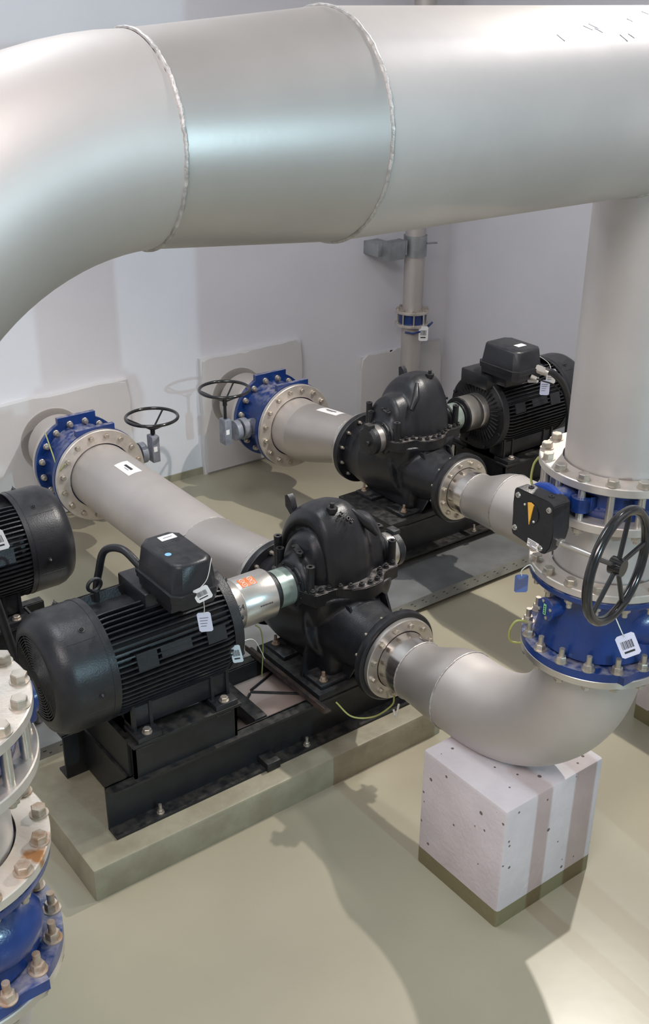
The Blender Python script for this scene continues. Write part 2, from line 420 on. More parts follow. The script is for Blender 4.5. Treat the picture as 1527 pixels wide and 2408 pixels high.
# the left riser is reduced just below the overhead bend
t = thing('riser_pipe', (X0, YA, Z1), 'top steel flange with hex bolts at the left edge of the frame', 'pipe')
MB().cyl((X0, YA, Z1 - .012), (X0, YA, 2.16), .178, seg=80).build('pipe', STEEL, t)
MB().tube([(X0, YA, 2.13), (X0, YA, 2.16), (1.04 - REL, YA, 2.36), (1.04 - REL, YA, 2.38)], [.178, .178, RE, RE], 80).build('reducer', STEELR, t)
f = disc_flange((X0, YA, Z1 - .029), (0, 0, 1), .259, .184, .029, FLANGE, t)
bolts(f, (X0, YA, Z1), (0, 0, 1), .237, 16, R_(11.25), BOLT, lambda b: mk_head(b, .0185, .019), 'head18')

def handwheel(c, ax, R, r, m, parent, dish=0.0, spokes=4, hub=.022, a0=0.3, rs=.008):
    u, v, w = frame(ax); c = V(c)
    h = MB().torus(c, ax, R, r, 72, 12).build('handwheel', m, parent)
    b = MB()
    for i in range(spokes):
        a = a0 + 2 * PI * i / spokes; d = u * math.cos(a) + v * math.sin(a)
        b.tube([c - w * dish, c - w * dish * .6 + d * R * .45, c + d * R], rs, 10)
    b.build('spokes', m, h)
    MB().cyl(c - w * (dish + .02), c - w * (dish - .02), hub, seg=24).build('hub', m, h)
    return h
def butterfly(x, label, wheel=True):
    t = thing('butterfly_valve', (x, YA, Z2), label, 'valve')
    b = MB(); b.lathe([(.165, 0), (.205, 0), (.213, .012), (.213, .030), (.200, .036), (.200, .072), (.213, .078), (.213, .096), (.205, .104), (.165, .104)], (x, YA, Z2), (0, 0, 1), 96, closed=True)
    b.build('valve_body', BLUE, t)
    for i in range(16):
        a = R_(11.25 + 22.5 * i); p = V((x + .237 * math.cos(a), YA + .237 * math.sin(a), 0))
        if i % 4 == 0:   # cast lug round the bolt
            l = MB(); l.cyl((p.x, p.y, Z2 + .028), (p.x, p.y, Z2 + .074), .030, seg=28)
            q = V((x + .2 * math.cos(a), YA + .2 * math.sin(a), 0)); l.cyl((q.x, q.y, Z2 + .028), (q.x, q.y, Z2 + .074), .036, seg=28)
            l.build('lug', BLUE, t)
        inst('stud', 'stud', lambda b: b.cyl((0, 0, 0), (0, 0, .104), .0125, seg=20), STEELB, t, (p.x, p.y, Z2), (0, 0, 1))
    lb = MB(); lb.box((x + .17, YA - .055, Z2 + .014), (x + .262, YA + .065, Z2 + .092), .012); lb.cyl((x + .25, YA + .005, Z2 + .053), (x + .272, YA + .005, Z2 + .053), .042, seg=32)
    lb.build('bearing_boss', BLUE, t)
    # neck and gear drive on the -x side
    zc = 1.893; yc = 2.015
    MB().cyl((x - .19, yc, zc), (x - .325, yc, zc), .040, seg=32).build('neck', BLUE, t)
    MB().lathe([(0, 0), (.078, 0), (.084, .004), (.084, .020), (.078, .024), (0, .024)], (x - .345, yc - .005, zc - .01), (1, 0, 0), 56).build('mounting_disc', BLUEB, t)
    xf = x - .416
    y0, y1, z0, z1 = 1.905, 2.068, 1.780, 1.958
    poly = [(y1 - .006, z1), (y0 + .022, z1), (y0 + .004, z1 - .012), (y0, z1 - .06), (y0 - .004, z0 + .07), (y0 + .004, z0 + .03), (y0 + .02, z0 + .004), (y0 + .032, z0), (y1 - .006, z0 + .018), (y1, z0 + .03), (y1 - .004, z0 + .085), (y1 + .004, z0 + .12), (y1 + .002, z1 - .01)]
    g = MB(); g.prism(poly, (xf, 0, 0), (0, 1, 0), (0, 0, 1), (1, 0, 0), .05)
    bmesh.ops.bevel(g.bm, geom=list(g.bm.edges), offset=.0025, segments=2, affect='EDGES')
    g.prism([(yy * .9 + .1 * yc, zz * .9 + .1 * zc) for yy, zz in poly], (xf + .05, 0, 0), (0, 1, 0), (0, 0, 1), (1, 0, 0), .035)
    gb = g.build('gearbox', BLACK, t)
    ic = V((xf - .0015, 1.998, 1.895))
    MB().cyl(ic + V((.006, 0, 0)), ic - V((.0015, 0, 0)), .036, seg=40).build('indicator_plate', BLACKD, gb)
    MB().prism([(-.0125, .034), (.0, .038), (.0125, .034), (.0, -.036)], ic + V((-.0015, -.004, 0)), (0, .97, .05), (0, 0, 1), (-1, 0, 0), .0035).build('pointer', YELLOW, gb)
    for dy, dz in ((.021, .022), (-.02, -.021)): inst('screw', 'dome', lambda b: b.lathe([(.0045, 0), (.0045, .002), (.003, .004), (0, .005)], (0, 0, 0), (0, 0, 1), 14), STEELB, gb, ic + V((-.001, dy, dz)), (-1, 0, 0))
    for yy, zz in ((y1 - .016, z1 - .022), (y0 + .020, z1 - .026), (y1 - .014, z0 + .044), (y0 + .040, z0 + .016)):
        inst('screw', 'cups', lambda b: (b.lathe([(.004, .003), (.0085, .003), (.0095, 0), (.011, -.003)], (0, 0, 0), (0, 0, 1), 24), b.cyl((0, 0, -.002), (0, 0, .0015), .0042, seg=6)), STEELB, gb, (xf - .0005, yy, zz), (-1, 0, 0))
    for yy in (y1 - .035, y0 + .045):
        inst('screw', 'cap6', lambda b: b.lathe([(.003, .004), (.0085, .004), (.0095, 0)], (0, 0, -.003), (0, 0, 1), 20), GLOSSB, gb, (xf + .035, yy, z1 + .003), (0, 0, 1))
    pl = MB().box((xf - .0012, 1.942, 1.781), (xf - .0002, 2.010, 1.802)); 
    M4 = Matrix.Translation(V((0, 1.975, 1.795))) @ Matrix.Rotation(R_(4), 4, 'X') @ Matrix.Translation(V((0, -1.975, -1.795)))
    lb = MB(); lb.box((xf - .0012, 1.951, 1.784), (xf - .0001, 1.997, 1.810), 0, M4); pl.bm.free(); lbo = lb.build('maker_label', WHITE, gb)
    mk = MB()
    for k, (a, b_) in enumerate(((.002, .034), (.002, .040), (.010, .036), (.002, .020), (.010, .040))):
        mk.box((xf - .0016, 1.997 - a, 1.807 - k * .0048), (xf - .0010, 1.997 - b_, 1.8052 - k * .0048), 0, M4)
    mk.build('print', INK, lbo)
    if wheel:
        wc = V((x - .356, 1.700, 1.822))
        MB().cyl((x - .380, 1.925, 1.822), (x - .356, 1.70, 1.822), .0085, seg=24).build('shaft', STEELB, t)
        MB().cyl((x - .376, 1.912, 1.822), (x - .376, 1.895, 1.822), .014, seg=24).build('shaft_bush', STEELB, t)
        handwheel(wc, (.19, -.98, .0), .172, .0152, GLOSSB, t, dish=.0, spokes=5, hub=.027, a0=R_(78), rs=.0075)
    return t
butterfly(XA, 'blue butterfly valve with black gearbox, yellow pointer and handwheel')
butterfly(X0, 'blue butterfly valve body between steel flanges at the left edge', wheel=False)

def spool(x, label, rusty=False):
    t = thing('spool_pipe', (x, YA, Z3), label, 'pipe')
    MB().cyl((x, YA, Z3 - .01), (x, YA, Z2 - .02), .178, seg=96).build('pipe', STEEL, t)
    f2 = disc_flange((x, YA, Z2 - .030), (0, 0, 1), .259, .170, .030, FLANGE, t)
    bolts(f2, (x, YA, Z2 - .030), (0, 0, -1), .237, 16, R_(11.25), BOLT, lambda b: mk_nut(b, .0175, .016, .012), 'nutdn', name='nut')
    f3 = disc_flange((x, YA, Z3 - .028), (0, 0, 1), .259, .184, .028, FLANGER if rusty else FLANGE, t)
    bl = bolts(f3, (x, YA, Z3), (0, 0, 1), .240, 16, R_(11.25), RUST if rusty else BOLT, lambda b: mk_head(b, .0185, .019), 'head18')
    return t
spool(XA, 'short pipe spool behind the black handwheel, between two pale flanges')
spool(X0, 'short pipe spool with rust-ringed bolts at the left edge', True)

def check_valve(x, label, cover=True):
    t = thing('check_valve', (x, YA, Z5), label, 'valve')
    b = MB()
    b.lathe([(.200, .0), (.214, .010), (.205, .05), (.19, .10), (.19, .16), (.205, .215), (.222, .245), (.222, .25), (.17, .25)], (x, YA, Z5 + .030), (0, 0, 1), 96)
    b.ball((x + .05, YA - .14, Z5 + .15), .12, (1.1, .8, .8))
    b.build('valve_body', BLUE, t)
    MB().lathe([(.170, 0), (.252, 0), (.255, .004), (.255, .020), (.245, .024), (.235, .024), (.235, .027), (.17, .027)], (x, YA, Z3 - .055), (0, 0, 1), 96, closed=True).build('flange', BLUE, t)
    fl = foot_flange((x, YA, Z5), (0, 0, 1), .259, .17, .030, BLUE, t, ang=foot_ang)
    bolts(fl, (x, YA, Z5 + .030), (0, 0, 1), .240, 16, R_(11.25), RUST if not cover else BOLT, lambda b: mk_nut(b, .0175, .020, .032), 'nutup', name='nut')
    bolts(t, (x, YA, Z3 - .055), (0, 0, -1), .232, 16, R_(11.25), BOLT, lambda b: (b.hexa((0, 0, 0), (0, 0, 1), .0175, .016), b.cyl((0, 0, .01), (0, 0, .034), .0095, seg=14)), 'nutdn2', name='nut')
    if cover:
        d = V((-.985, .17, 0)).normalized(); c = V((x, YA, 1.470)) + d * .20 
        MB().cyl(c - d * .03, c + d * .036, .034, seg=32).build('side_boss', BLUE, t)
        cv = MB().lathe([(0, .012), (.036, .012), (.040, .009), (.040, 0), (0, 0)], c + d * .032, d, 40).build('cover_plate', BLUE, t)
        bolts(cv, c + d * .044, d, .030, 4, R_(20), BOLT, lambda b: b.lathe([(.006, 0), (.006, .003), (.003, .005), (0, .0055)], (0, 0, 0), (0, 0, 1), 12), 'smb')
        u, v, w = frame(d)
        lo = MB(); lo.prism([(-.007, -.02), (.007, -.02), (.007, .02), (-.007, .02)], c + d * .0445, u, v, w, .0006); lb = lo.build('green_label', GREENL, cv)
        k = MB()
        for i in range(4): k.prism([(-.004, -.016 + i * .008), (.004, -.016 + i * .008), (.003, -.011 + i * .008), (-.002, -.011 + i * .008)], c + d * .0451, u, v, w, .0004)
        k.build('print', INK, lb)
    return t
u_, v_, w_ = frame((0, 0, 1))
def ang_in(ax, d):
    u, v, w = frame(ax); d = V(d); return math.atan2(d.dot(v), d.dot(u))
foot_ang = ang_in((0, 0, 1), (0.0, -1, 0))
check_valve(XA, 'blue check valve body between the pale flanges above the front elbow')
check_valve(X0, 'dusty blue check valve with upright studs at the lower left corner', cover=False)

def discharge(x, yf, label, zE=.7075, r1=.136, fullseg=True):
    """flange on the pump -> stub -> eccentric reducer -> bend up to the check valve"""
    z1 = .660
    t = thing('discharge_elbow', (x, yf, z1), label, 'pipe')
    f = disc_flange((x, yf, z1), (0, -1, 0), .193, .139, .026, STEELB, t)
    bolts(f, (x, yf - .026, z1), (0, -1, 0), .166, 12, R_(15), BOLT, lambda b: mk_head(b, .0125, .013), 'head12')
    ys = 2.90 + (yf - 3.04); yr = ys - .27
    MB().cyl((x, yf - .01, z1), (x, ys, z1), r1, seg=80).build('stub_pipe', STEELG, t)
    b = MB(); A = b.ring(V((x, ys, z1)), V((1, 0, 0)), V((0, 0, 1)), r1, 80); rings = [A]
    n = 8
    for i in range(1, n + 1):
        k = i / n; s = k * k * (3 - 2 * k)
        rings.append(b.ring(V((x, ys - .27 * k, z1 + (zE - z1) * s)), V((1, 0, 0)), V((0, 0, 1)), r1 + (.178 - r1) * s, 80))
    b.skin(rings); b.build('reducer', STEELR, t)
    RB = .5335; yc = YA + RB
    ptsa = ([V((x, yr, zE))] if yr > yc + .01 else [])
    if yr > yc + .3: ptsa += [V((x, yr + (yc - yr) * k, zE)) for k in (.33, .66)]
    pts = ptsa + arc((x, yc, zE + RB), (0, 0, -1), (0, -1, 0), RB, 0, PI / 2, 30) + [V((x, YA, Z5 - .02))]
    MB().tube(pts, .178, 88).build('elbow', STEEL, t)
    weld((x, ys, z1), (0, 1, 0), r1 + .001, t, .005); weld((x, yr, zE), (0, 1, 0), .179, t, .005)
    f2 = disc_flange((x, YA, Z5 - .029), (0, 0, 1), .259, .170, .029, STEELB, t)
    bolts(f2, (x, YA, Z5 - .029), (0, 0, -1), .240, 16, R_(11.25), BOLT, lambda b: mk_head(b, .0165, .014), 'head16')
    return t
YF1, YF2 = 3.04, 4.20
discharge(XA, YF1, 'wide stainless elbow from the front pump, resting on the white block')
discharge(X2, YF2, 'stainless discharge pipe of the rear pump running behind the yellow pointer gearbox')
# left unit: only the vertical end of its elbow can be seen
discharge(X0, YF2, 'steel pipe below the dusty blue valve at the lower left corner')

# ------------------------------------------------------------------ suction lines
def suction(x, z, yflange, label, short):
    t = thing('suction_pipe', (x, yflange, z), label, 'pipe')
    fo, rp = .300, .205
    f = disc_flange((x, yflange, z), (0, 1, 0), fo, rp + .008, .032, FLANGE, t)
    bolts(f, (x, yflange, z), (0, -1, 0), .262, 16, R_(11.25), BOLT, lambda b: mk_head(b, .0155, .016), 'head15')
    ype = PUMPFACE[short][1]; zp = .615; rs = .165
    ya = ype + .10; yb = ya + (.40 if short else .43)
    xp = PUMPFACE[short][0]
    if yb < yflange - .03: MB().cyl((x, yflange + .01, z), (x, yb, z), rp, seg=88).build('pipe', STEEL, t)
    else: yb = yflange - .01; MB().cyl((x, yflange + .01, z), (x, yb, z), rp, seg=88).build('pipe', STEEL, t)
    b = MB(); rings = []
    n = 8
    for i in range(n + 1):
        k = i / n; s = k * k * (3 - 2 * k) * .5 + k * .5
        rings.append(b.ring(V((x + (xp - x) * s, yb + (ya - yb) * k, z + (zp - z) * s)), V((1, 0, 0)), V((0, 0, 1)), rp + (rs - rp) * s, 88))
    b.skin(rings); b.build('reducer', STEELR, t)
    MB().cyl((xp, ya, zp), (xp, ype, zp), rs, seg=80).build('stub_pipe', STEELB, t)
    weld((xp, ya, zp), (0, 1, 0), rs, t, .004)
    if not short: weld((x, yb, z), (0, 1, 0), rp, t, .004)
    f = disc_flange((xp, ype, zp), (0, 1, 0), .225, rs, .024, STEELB, t)
    # sticker wrapped on the pipe
    def wrap(y0, y1, a0, a1, dr, m, name, par, rad=lambda y: rp, cx=lambda y: (x, z)):
        s = MB(); rows = []
        for yy in (y0, (y0 + y1) / 2, y1):
            row = []
            for i in range(9):
                a = a0 + (a1 - a0) * i / 8; c = cx(yy); r = rad(yy) + dr
                row.append((c[0] + r * math.cos(a), yy, c[1] + r * math.sin(a)))
            rows.append(row)
        vs = [[s.bm.verts.new(p) for p in row] for row in rows]
        for i in range(2):
            for j in range(8): s.bm.faces.new((vs[i][j], vs[i][j + 1], vs[i + 1][j + 1], vs[i + 1][j]))
        return s.build(name, m, par)
    if short:
        def kk(y):
            k = min(1, max(0, (yb - y) / (yb - ya))); return k * k * (3 - 2 * k) * .5 + k * .5
        rad = lambda y: rp + (rs - rp) * kk(y); cx = lambda y: (x + (xp - x) * kk(y), z + (zp - z) * kk(y))
        s = wrap(5.36, 5.53, R_(72), R_(101), .0012, WHITE, 'sticker', t, rad, cx)
        wrap(5.405, 5.49, R_(84), R_(88), .0020, INK, 'print', s, rad, cx); wrap(5.42, 5.47, R_(90), R_(91.5), .0020, INKG, 'print', s, rad, cx)
    else:
        s = wrap(5.30, 5.49, R_(83), R_(108), .0012, WHITE, 'sticker', t)
        wrap(5.35, 5.44, R_(92), R_(96.5), .0020, INK, 'print', s); wrap(5.36, 5.41, R_(99), R_(100.2), .0020, INKG, 'print', s)
    return t
PUMPFACE = {0: (2.72, 4.00), 1: (4.20, 5.15)}
XS1, ZS, YSF = 2.645, .570, 5.81
suction(XS1, ZS, YSF, 'long stainless suction pipe running from the wall to the front pump', 0)
suction(4.13, ZS, YSF - .02, 'short tapered suction pipe with a white sticker, entering the rear pump', 1)

def wall_valve(x, z, y0, side, label, wheel_c):
    t = thing('isolation_valve', (x, y0, z), label, 'valve')
    ua = lambda d: ang_in((0, 1, 0), d)
    foot_flange((x, y0, z), (0, 1, 0), .303, .2, .032, BLUE, t, ang=ua((0.0, 0, 1)), half=R_(24), ext=1.130)
    b = MB(); b.lathe([(.2, 0), (.255, 0), (.245, .02), (.235, .06), (.235, .20), (.25, .235), (.25, .25), (.2, .25)], (x, y0 + .03, z), (0, 1, 0), 88, closed=True)
    b.build('valve_body', BLUE, t)
    f = foot_flange((x, y0 + .270, z), (0, 1, 0), .303, .2, .032, BLUE, t, ang=ua((0.0, 0, 1)), half=R_(24), ext=1.130)
    bolts(f, (x, y0 + .270, z), (0, -1, 0), .268, 16, R_(11.25), BOLT, lambda b: mk_cap(b, .018), 'capnut', name='nut')
    disc_flange((x, y0 + .302, z), (0, 1, 0), .300, .2, .035, FLANGE, t)
    # side mounted gear and handwheel
    g = MB(); s = side
    g.cyl((x + s * .22, y0 + .15, z), (x + s * .345, y0 + .15, z), .055, seg=32)
    g.cyl((x + s * .30, y0 + .15, z), (x + s * .345, y0 + .15, z), .075, seg=36)
    g.cyl((x + s * .36, y0 + .15, z), (x + s * .40, y0 + .15, z), .070, seg=36)
    g.build('gear_neck', GEARG, t)
    gx = wheel_c[0]
    hs = MB(); hs.box((gx - .028, y0 + .11, z - .08), (gx + .028, y0 + .19, z + .105), .008); hs.build('gear_housing', GEARG, t)
    lo = MB().box((gx - .02, y0 + .1085, z + .0), (gx + .006, y0 + .1095, z + .035)).build('maker_label', WHITE, t)
    MB().cyl((gx, y0 + .15, z + .10), (gx, y0 + .15, wheel_c[2] - .08), .011, seg=16).build('stem', BLACK, t)
    wc = V((gx, y0 + .15, wheel_c[2]))
    h = MB().torus(wc, (0, 0, 1), .170, .011, 72, 10).build('handwheel', GLOSSB, t)
    sp = MB(); hubz = wheel_c[2] - .085
    for i in range(3):
        a = R_(35 + 120 * i); d = V((math.cos(a), math.sin(a), 0))
        sp.tube([V((gx, y0 + .15, hubz)) + d * .01, wc + d * .168], .0065, 8)
    sp.build('spokes', GLOSSB, h)
    MB().cyl((gx, y0 + .15, hubz - .03), (gx, y0 + .15, hubz + .02), .016, seg=20).build('hub', GLOSSB, h)
    return t
wall_valve(XS1, ZS, YSF + .034, 1, 'blue flanged valve at the wall with its handwheel to the right', (3.115, 0, .80))
wall_valve(4.13, ZS, YSF + .014, -1, 'blue flanged valve at the wall with its handwheel to the left', (3.665, 0, .885))
for x, l in ((XS1, 'grey pipe stub between the wall and the left blue valve'), (4.13, 'grey pipe stub between the wall and the right blue valve')):
    tag(MB().lathe([(.195, 0), (.205, .0), (.205, .30), (.195, .30)], (x, YSF + .36, ZS), (0, 1, 0), 72).cyl((x, YW - .055, ZS), (x, YW - .062, ZS), .225, seg=64).build('wall_pipe_stub', STEEL), l, 'pipe')

# ------------------------------------------------------------------ base frames
def base_frame(xp, yc, s, label, xl=-1.34, xr=.36, dm=0.0):
    """s=-1: motor towards -x; local x measured from the pump centre, mirrored when s=+1"""
    t = thing('base_frame', (xp, yc, .16), label, 'frame')
    X = lambda v: xp + (v if s < 0 else -v)
    xf = lambda p: V((X(p.x), yc + p.y, p.z))
    zt = .385
    for sg in (-1, 1):
        c = MB(); yo = sg * .205
        c.box((xl, yo - sg * .006, .16), (xr, yo + sg * .006, zt)); c.box((xl, yo, .16), (xr, yo + sg * .075, .172)); c.box((xl, yo, zt - .012), (xr, yo + sg * .055, zt))
        c.build('rail', BASE, t, xf=xf)
    c = MB(); c.box((xl + .10, -.205, .17), (xl + .112, .205, zt)); c.build('end_plate', BASE, t, xf=xf)
    MB().box((-.60 + dm, -.20, zt - .06), (-.535 + dm, .20, zt + .012), .003).build('cross_member', BASE, t, xf=xf)
    # motor stand
    c = MB(); x0, x1 = -1.215 + dm, -.715 + dm
    c.box((x0, -.235, zt), (x0 + .012, .235, .565)); c.box((x1 - .012, -.235, zt), (x1, .235, .565))
    c.box((x0, -.235, zt), (x1, -.223, .565)); c.box((x0, .223, zt), (x1, .235, .565))
    c.box((x0 - .01, -.26, .553), (x1 + .01, -.15, .568), .002); c.box((x0 - .01, .15, .553), (x1 + .01, .26, .568), .002)
    c.box((x0 - .012, -.205, .172), (x0, .205, .565))
    c.build('motor_stand', BASE, t, xf=xf)
    c = MB()
    for a in (x0 + .02, x1 - .10): c.box((a, -.2375, .525), (a + .07, -.2345, .533))
    lab(c.build('slot', RUSTY, t, xf=xf), 'narrow slots in the motor stand')
    # pump pedestal
    c = MB(); c.box((-.285, -.255, zt), (xr + .01, .26, .425), .004); c.box((xr - .012, -.205, .17), (xr, .205, zt))
    c.build('pump_pedestal', BASE, t, xf=xf)
    c = MB(); c.box((-.325, -.35, .395), (-.287, .30, .40)); c.box((-.327, -.35, .395), (-.322, .30, .425)); c.build('drip_angle', RUSTY, t, xf=xf)
    MB().box((xl + .12, -.197, .161), (xr - .02, .197, .300)).build('infill', INFILL, t, xf=xf)
    c = MB()
    for p, q in (((-.19, -.10), (-.43, .10)), ((-.20, .19), (-.42, .11)), ((-.44, .09), (-.66, -.09))):
        c.tube([(p[0], p[1], .304), (q[0], q[1], .304)], .007, 6)
    c.build('brace_rod', BASE, t, xf=xf)
    for xx in (xl + .22, -.35, xr - .08):
        for sg in (-1, 1):
            inst('anchor_bolt', 'anch', lambda b: mk_nut(b, .013, .014, .03), BOLT, t, xf(V((xx, sg * .25, .172))), (0, 0, 1))
    if s < 0: MB().box((-.60, -.295, .162), (-.53, -.215, .205), .002).build('bolt_plate', BASE, t, xf=xf)
    return t
XP1, YC1 = 2.745, 3.53
XP2, YC2 = 4.225, 4.68
XP0 = .485
base_frame(XP1, YC1, -1, 'black steel base frame under the front motor and pump')
base_frame(XP2, YC2, 1, 'black steel base frame under the rear pump', dm=.11)
base_frame(XP0, YC2, 1, 'black steel base frame under the left-edge motor', dm=.11)

# ------------------------------------------------------------------ pumps
ZC = .885
def rem(vox=.009, it=6):
    def f(o):
        m = o.modifiers.new('remesh', 'REMESH'); m.mode = 'VOXEL'; m.voxel_size = vox; m.use_smooth_shade = True
        s = o.modifiers.new('smooth', 'SMOOTH'); s.factor = .5; s.iterations = it
    return f
def pump(xp, yc, s, label, xd, xs, text=False):
    """split case pump; local +x = free end (away from motor) when s=-1"""
    t = thing('split_case_pump', (xp, yc, .425), label, 'pump')
    xf = lambda p: V((xp + (p.x if s < 0 else -p.x), yc + p.y, p.z))
    # upper casing: volute hump + two suction scrolls + bearing ends, only above the split
    b = MB(); seg = 72
    prof = [(-.262, .0), (-.262, .105), (-.235, .125), (-.205, .150), (-.18, .205), (-.155, .225), (-.130, .238), (-.118, .262), (-.112, .288), (-.090, .318), (-.05, .335), (-.01, .340), (.05, .338), (.095, .322), (.125, .295), (.143, .268), (.160, .255), (.185, .240), (.205, .215), (.222, .175), (.240, .125), (.262, .105), (.262, 0)]
    rings = []
    for x, r in prof:
        if r == 0: rings.append([b.bm.verts.new((x, 0, ZC))]); continue
        ring = []
        for i in range(seg):
            a = 2 * PI * i / seg
            k = 1.0
            if r > .26: k = 1 + .055 * math.cos(a - R_(125)) 
            q = .52 if math.cos(a) < 0 else .86
            if r < .13: q = 1.0
            zz = r * k * math.sin(a); yy = r * k * math.cos(a) * q
            ring.append(b.bm.verts.new((x - (.045 if r > .24 else 0), yy, ZC + max(zz, -.02))))
        rings.append(ring)
    b.skin(rings)
    uc = b.build('upper_casing', BLACK, t, xf=xf, mods=rem(.008, 8))
    # ridge fin on the volute flank
    b = MB(); b.tube([(.035, -.06, ZC + .315), (.085, -.115, ZC + .255), (.135, -.13, ZC + .19)], [.012, .022, .010], 12); b.build('rib', BLACK, t, xf=xf)
    # lifting lugs and vent plug
    b = MB(); b.prism([(-.02, 0), (.05, 0), (.085, .04), (.075, .062), (.045, .06), (.0, .03)], (-.115, .205, ZC + .23), (0, .8, .6), (0, -.6, .8), (1, 0, 0), .03); b.build('lifting_lug', BLACK, t, xf=xf)
    vp = MB(); vp.cyl((-.07, -.055, ZC + .335), (-.07, -.057, ZC + .357), .026, seg=6); vp.cyl((-.07, -.057, ZC + .355), (-.07, -.058, ZC + .378), .011, seg=6); vp.build('vent_plug', BLACKD, t, xf=xf)
    # split flange
    fr = [(-.275, -.085), (-.245, -.172), (-.175, -.178), (-.130, -.178), (-.075, -.225), (-.02, -.246), (.045, -.248), (.09, -.236), (.125, -.20), (.15, -.178), (.24, -.168), (.272, -.115)]
    bk = [(.272, .12), (.24, .175), (.16, .185), (.13, .25), (.05, .30), (-.05, .30), (-.13, .25), (-.16, .185), (-.245, .175), (-.275, .12)]
    b = MB(); b.prism(fr + bk, (0, 0, ZC - .055), (1, 0, 0), (0, 1, 0), (0, 0, 1), .067)
    bmesh.ops.bevel(b.bm, geom=[e for e in b.bm.edges], offset=.004, segments=2, affect='EDGES')
    sf = b.build('split_flange', BLACKF, t, xf=xf)
    bp = [(-.245, -.150), (-.205, -.158), (-.160, -.160), (-.112, -.180), (-.070, -.203), (-.022, -.222), (.026, -.226), (.072, -.218), (.108, -.192), (.135, -.160), (.180, -.152), (.225, -.145)]
    for p in bp: inst('bolt', 'head13', lambda b: (b.cyl((0, 0, 0), (0, 0, .004), .015, seg=16), b.hexa((0, 0, .004), (0, 0, 1), .0125, .012), b.cyl((0, 0, .014), (0, 0, .022), .006, seg=12)), BLACKD, sf, xf(V((p[0], p[1], ZC + .012))), (0, 0, 1), random.random())
    for p in [(-.2, .155), (.2, .155), (-.1, .235), (0, .265), (.1, .235)]: inst('bolt', 'head13', None, BLACKD, sf, xf(V((p[0], p[1], ZC + .012))), (0, 0, 1), random.random())
    # bearing end posts with cap screws
    for (px, py, h) in ((-.240, -.125, .13), (-.235, .12, .12), (.235, -.125, .12), (.235, .12, .12), (-.215, .165, .16), (.215, .165, .16)):
        b = MB(); b.cyl((px, py, ZC), (px, py, ZC + h), .019, seg=24); b.lathe([(.0, .0), (.009, 0), (.009, .008), (.020, .008), (.020, 0)], (px, py, ZC + h), (0, 0, 1), 20); b.build('clamp_post', BLACKD, t, xf=xf)
    for sx in (-1, 1):
        b = MB(); b.prism([(-.055, -.016), (.03, -.016), (.045, 0), (.03, .016), (-.055, .016)], (sx * .225, -.01, ZC + .155), (.3 * sx, -.95, 0), (.95 * sx, .3, 0), (0, 0, 1), .014)
        tb = b.build('bearing_tab', BLACKD, t, xf=xf)
        for dy in (-.02, .03): inst('screw', 'cap5', lambda b: b.cyl((0, 0, 0), (0, 0, .008), .006, seg=12), BLACKD, tb, xf(V((sx * .23, -.01 + dy, ZC + .169))), (0, 0, 1))
        c = MB(); c.lathe([(.045, 0), (.108, 0), (.108, .012), (.090, .016), (.084, .03), (.045, .03)], (sx * .255, 0, ZC), (sx, 0, 0), 48); bc = c.build('bearing_cover', BLACKD, t, xf=xf)
        for i in range(8):
            a = 2 * PI * i / 8 + .3; inst('screw', 'cap5', None, BLACKD, bc, xf(V((sx * .267, .098 * math.cos(a), ZC + .098 * math.sin(a)))), (sx * (1 if s < 0 else -1), 0, 0))
    # free end: polished band + cap
    MB().lathe([(.0, .0), (.086, .0), (.086, .045), (.0, .045)], (.283, 0, ZC), (1, 0, 0), 48).build('polished_band', STEELB, t, xf=xf)
    c = MB().lathe([(.0, .0), (.090, .0), (.090, .03), (.075, .045), (.03, .05), (.0, .05)], (.325, 0, ZC), (1, 0, 0), 48)
    c.box((.325, -.03, ZC + .06), (.37, .03, ZC + .105), .006); c.cyl((.36, -.03, ZC), (.395, -.035, ZC), .015, seg=16); c.build('end_cap', BLACKD, t, xf=xf)
    # drive end: zinc guard half-sleeve
    MB().lathe([(.078, 0), (.089, 0), (.089, .075), (.078, .075)], (-.285, 0, ZC), (-1, 0, 0), 56, closed=True).build('guard_sleeve', GUARD, t, xf=xf)
    # lower casing with nozzles
    dx = xd - xp if s < 0 else xp - xd; sx_ = xs - xp if s < 0 else xp - xs
    b = MB()
    b.lathe([(0, -.255), (.12, -.255), (.18, -.235), (.24, -.21), (.27, -.18), (.29, -.13), (.31, -.10), (.33, -.05), (.335, 0), (.33, .05), (.31, .10), (.29, .13), (.27, .18), (.24, .21), (.18, .235), (.12, .255), (0, .255)], (0, 0, ZC), (1, 0, 0), 64)
    for v in b.bm.verts:
        v.co.y *= .70 if v.co.y < 0 else .95
        if v.co.z > ZC - .03: v.co.z = ZC - .03
    b.tube([(dx * .3, .10, ZC - .24), (dx * .6, -.16, .655), (dx, -.34, .66), (dx, -.465, .66)], [.18, .180, .146, .138], 48)
    b.tube([(sx_ * .3, -.10, .70), (sx_ * .6, .22, .64), (sx_, .33, .615), (sx_, .445, .615)], [.25, .245, .205, .182], 48)
    b.box((-.18, -.20, .435), (.18, .22, .72), .03)
    b.build('lower_casing', BLACK, t, xf=xf, mods=rem(.009, 8))
    for x in (-.10, .11):
        b = MB(); b.prism([(-.19, .43), (-.24, .43), (-.34, .62), (-.24, .82), (-.15, .82)], (x - .006, 0, 0), (0, 1, 0), (0, 0, 1), (1, 0, 0), .012); b.build('rib', BLACK, t, xf=xf)
    b = MB(); b.prism([(-.17, .43), (-.265, .43), (-.19, .80), (-.1, .84)], (0, -.09, 0), (1, 0, 0), (0, 0, 1), (0, 1, 0), .014)
    b.build('rib', BLACK, t, xf=xf)
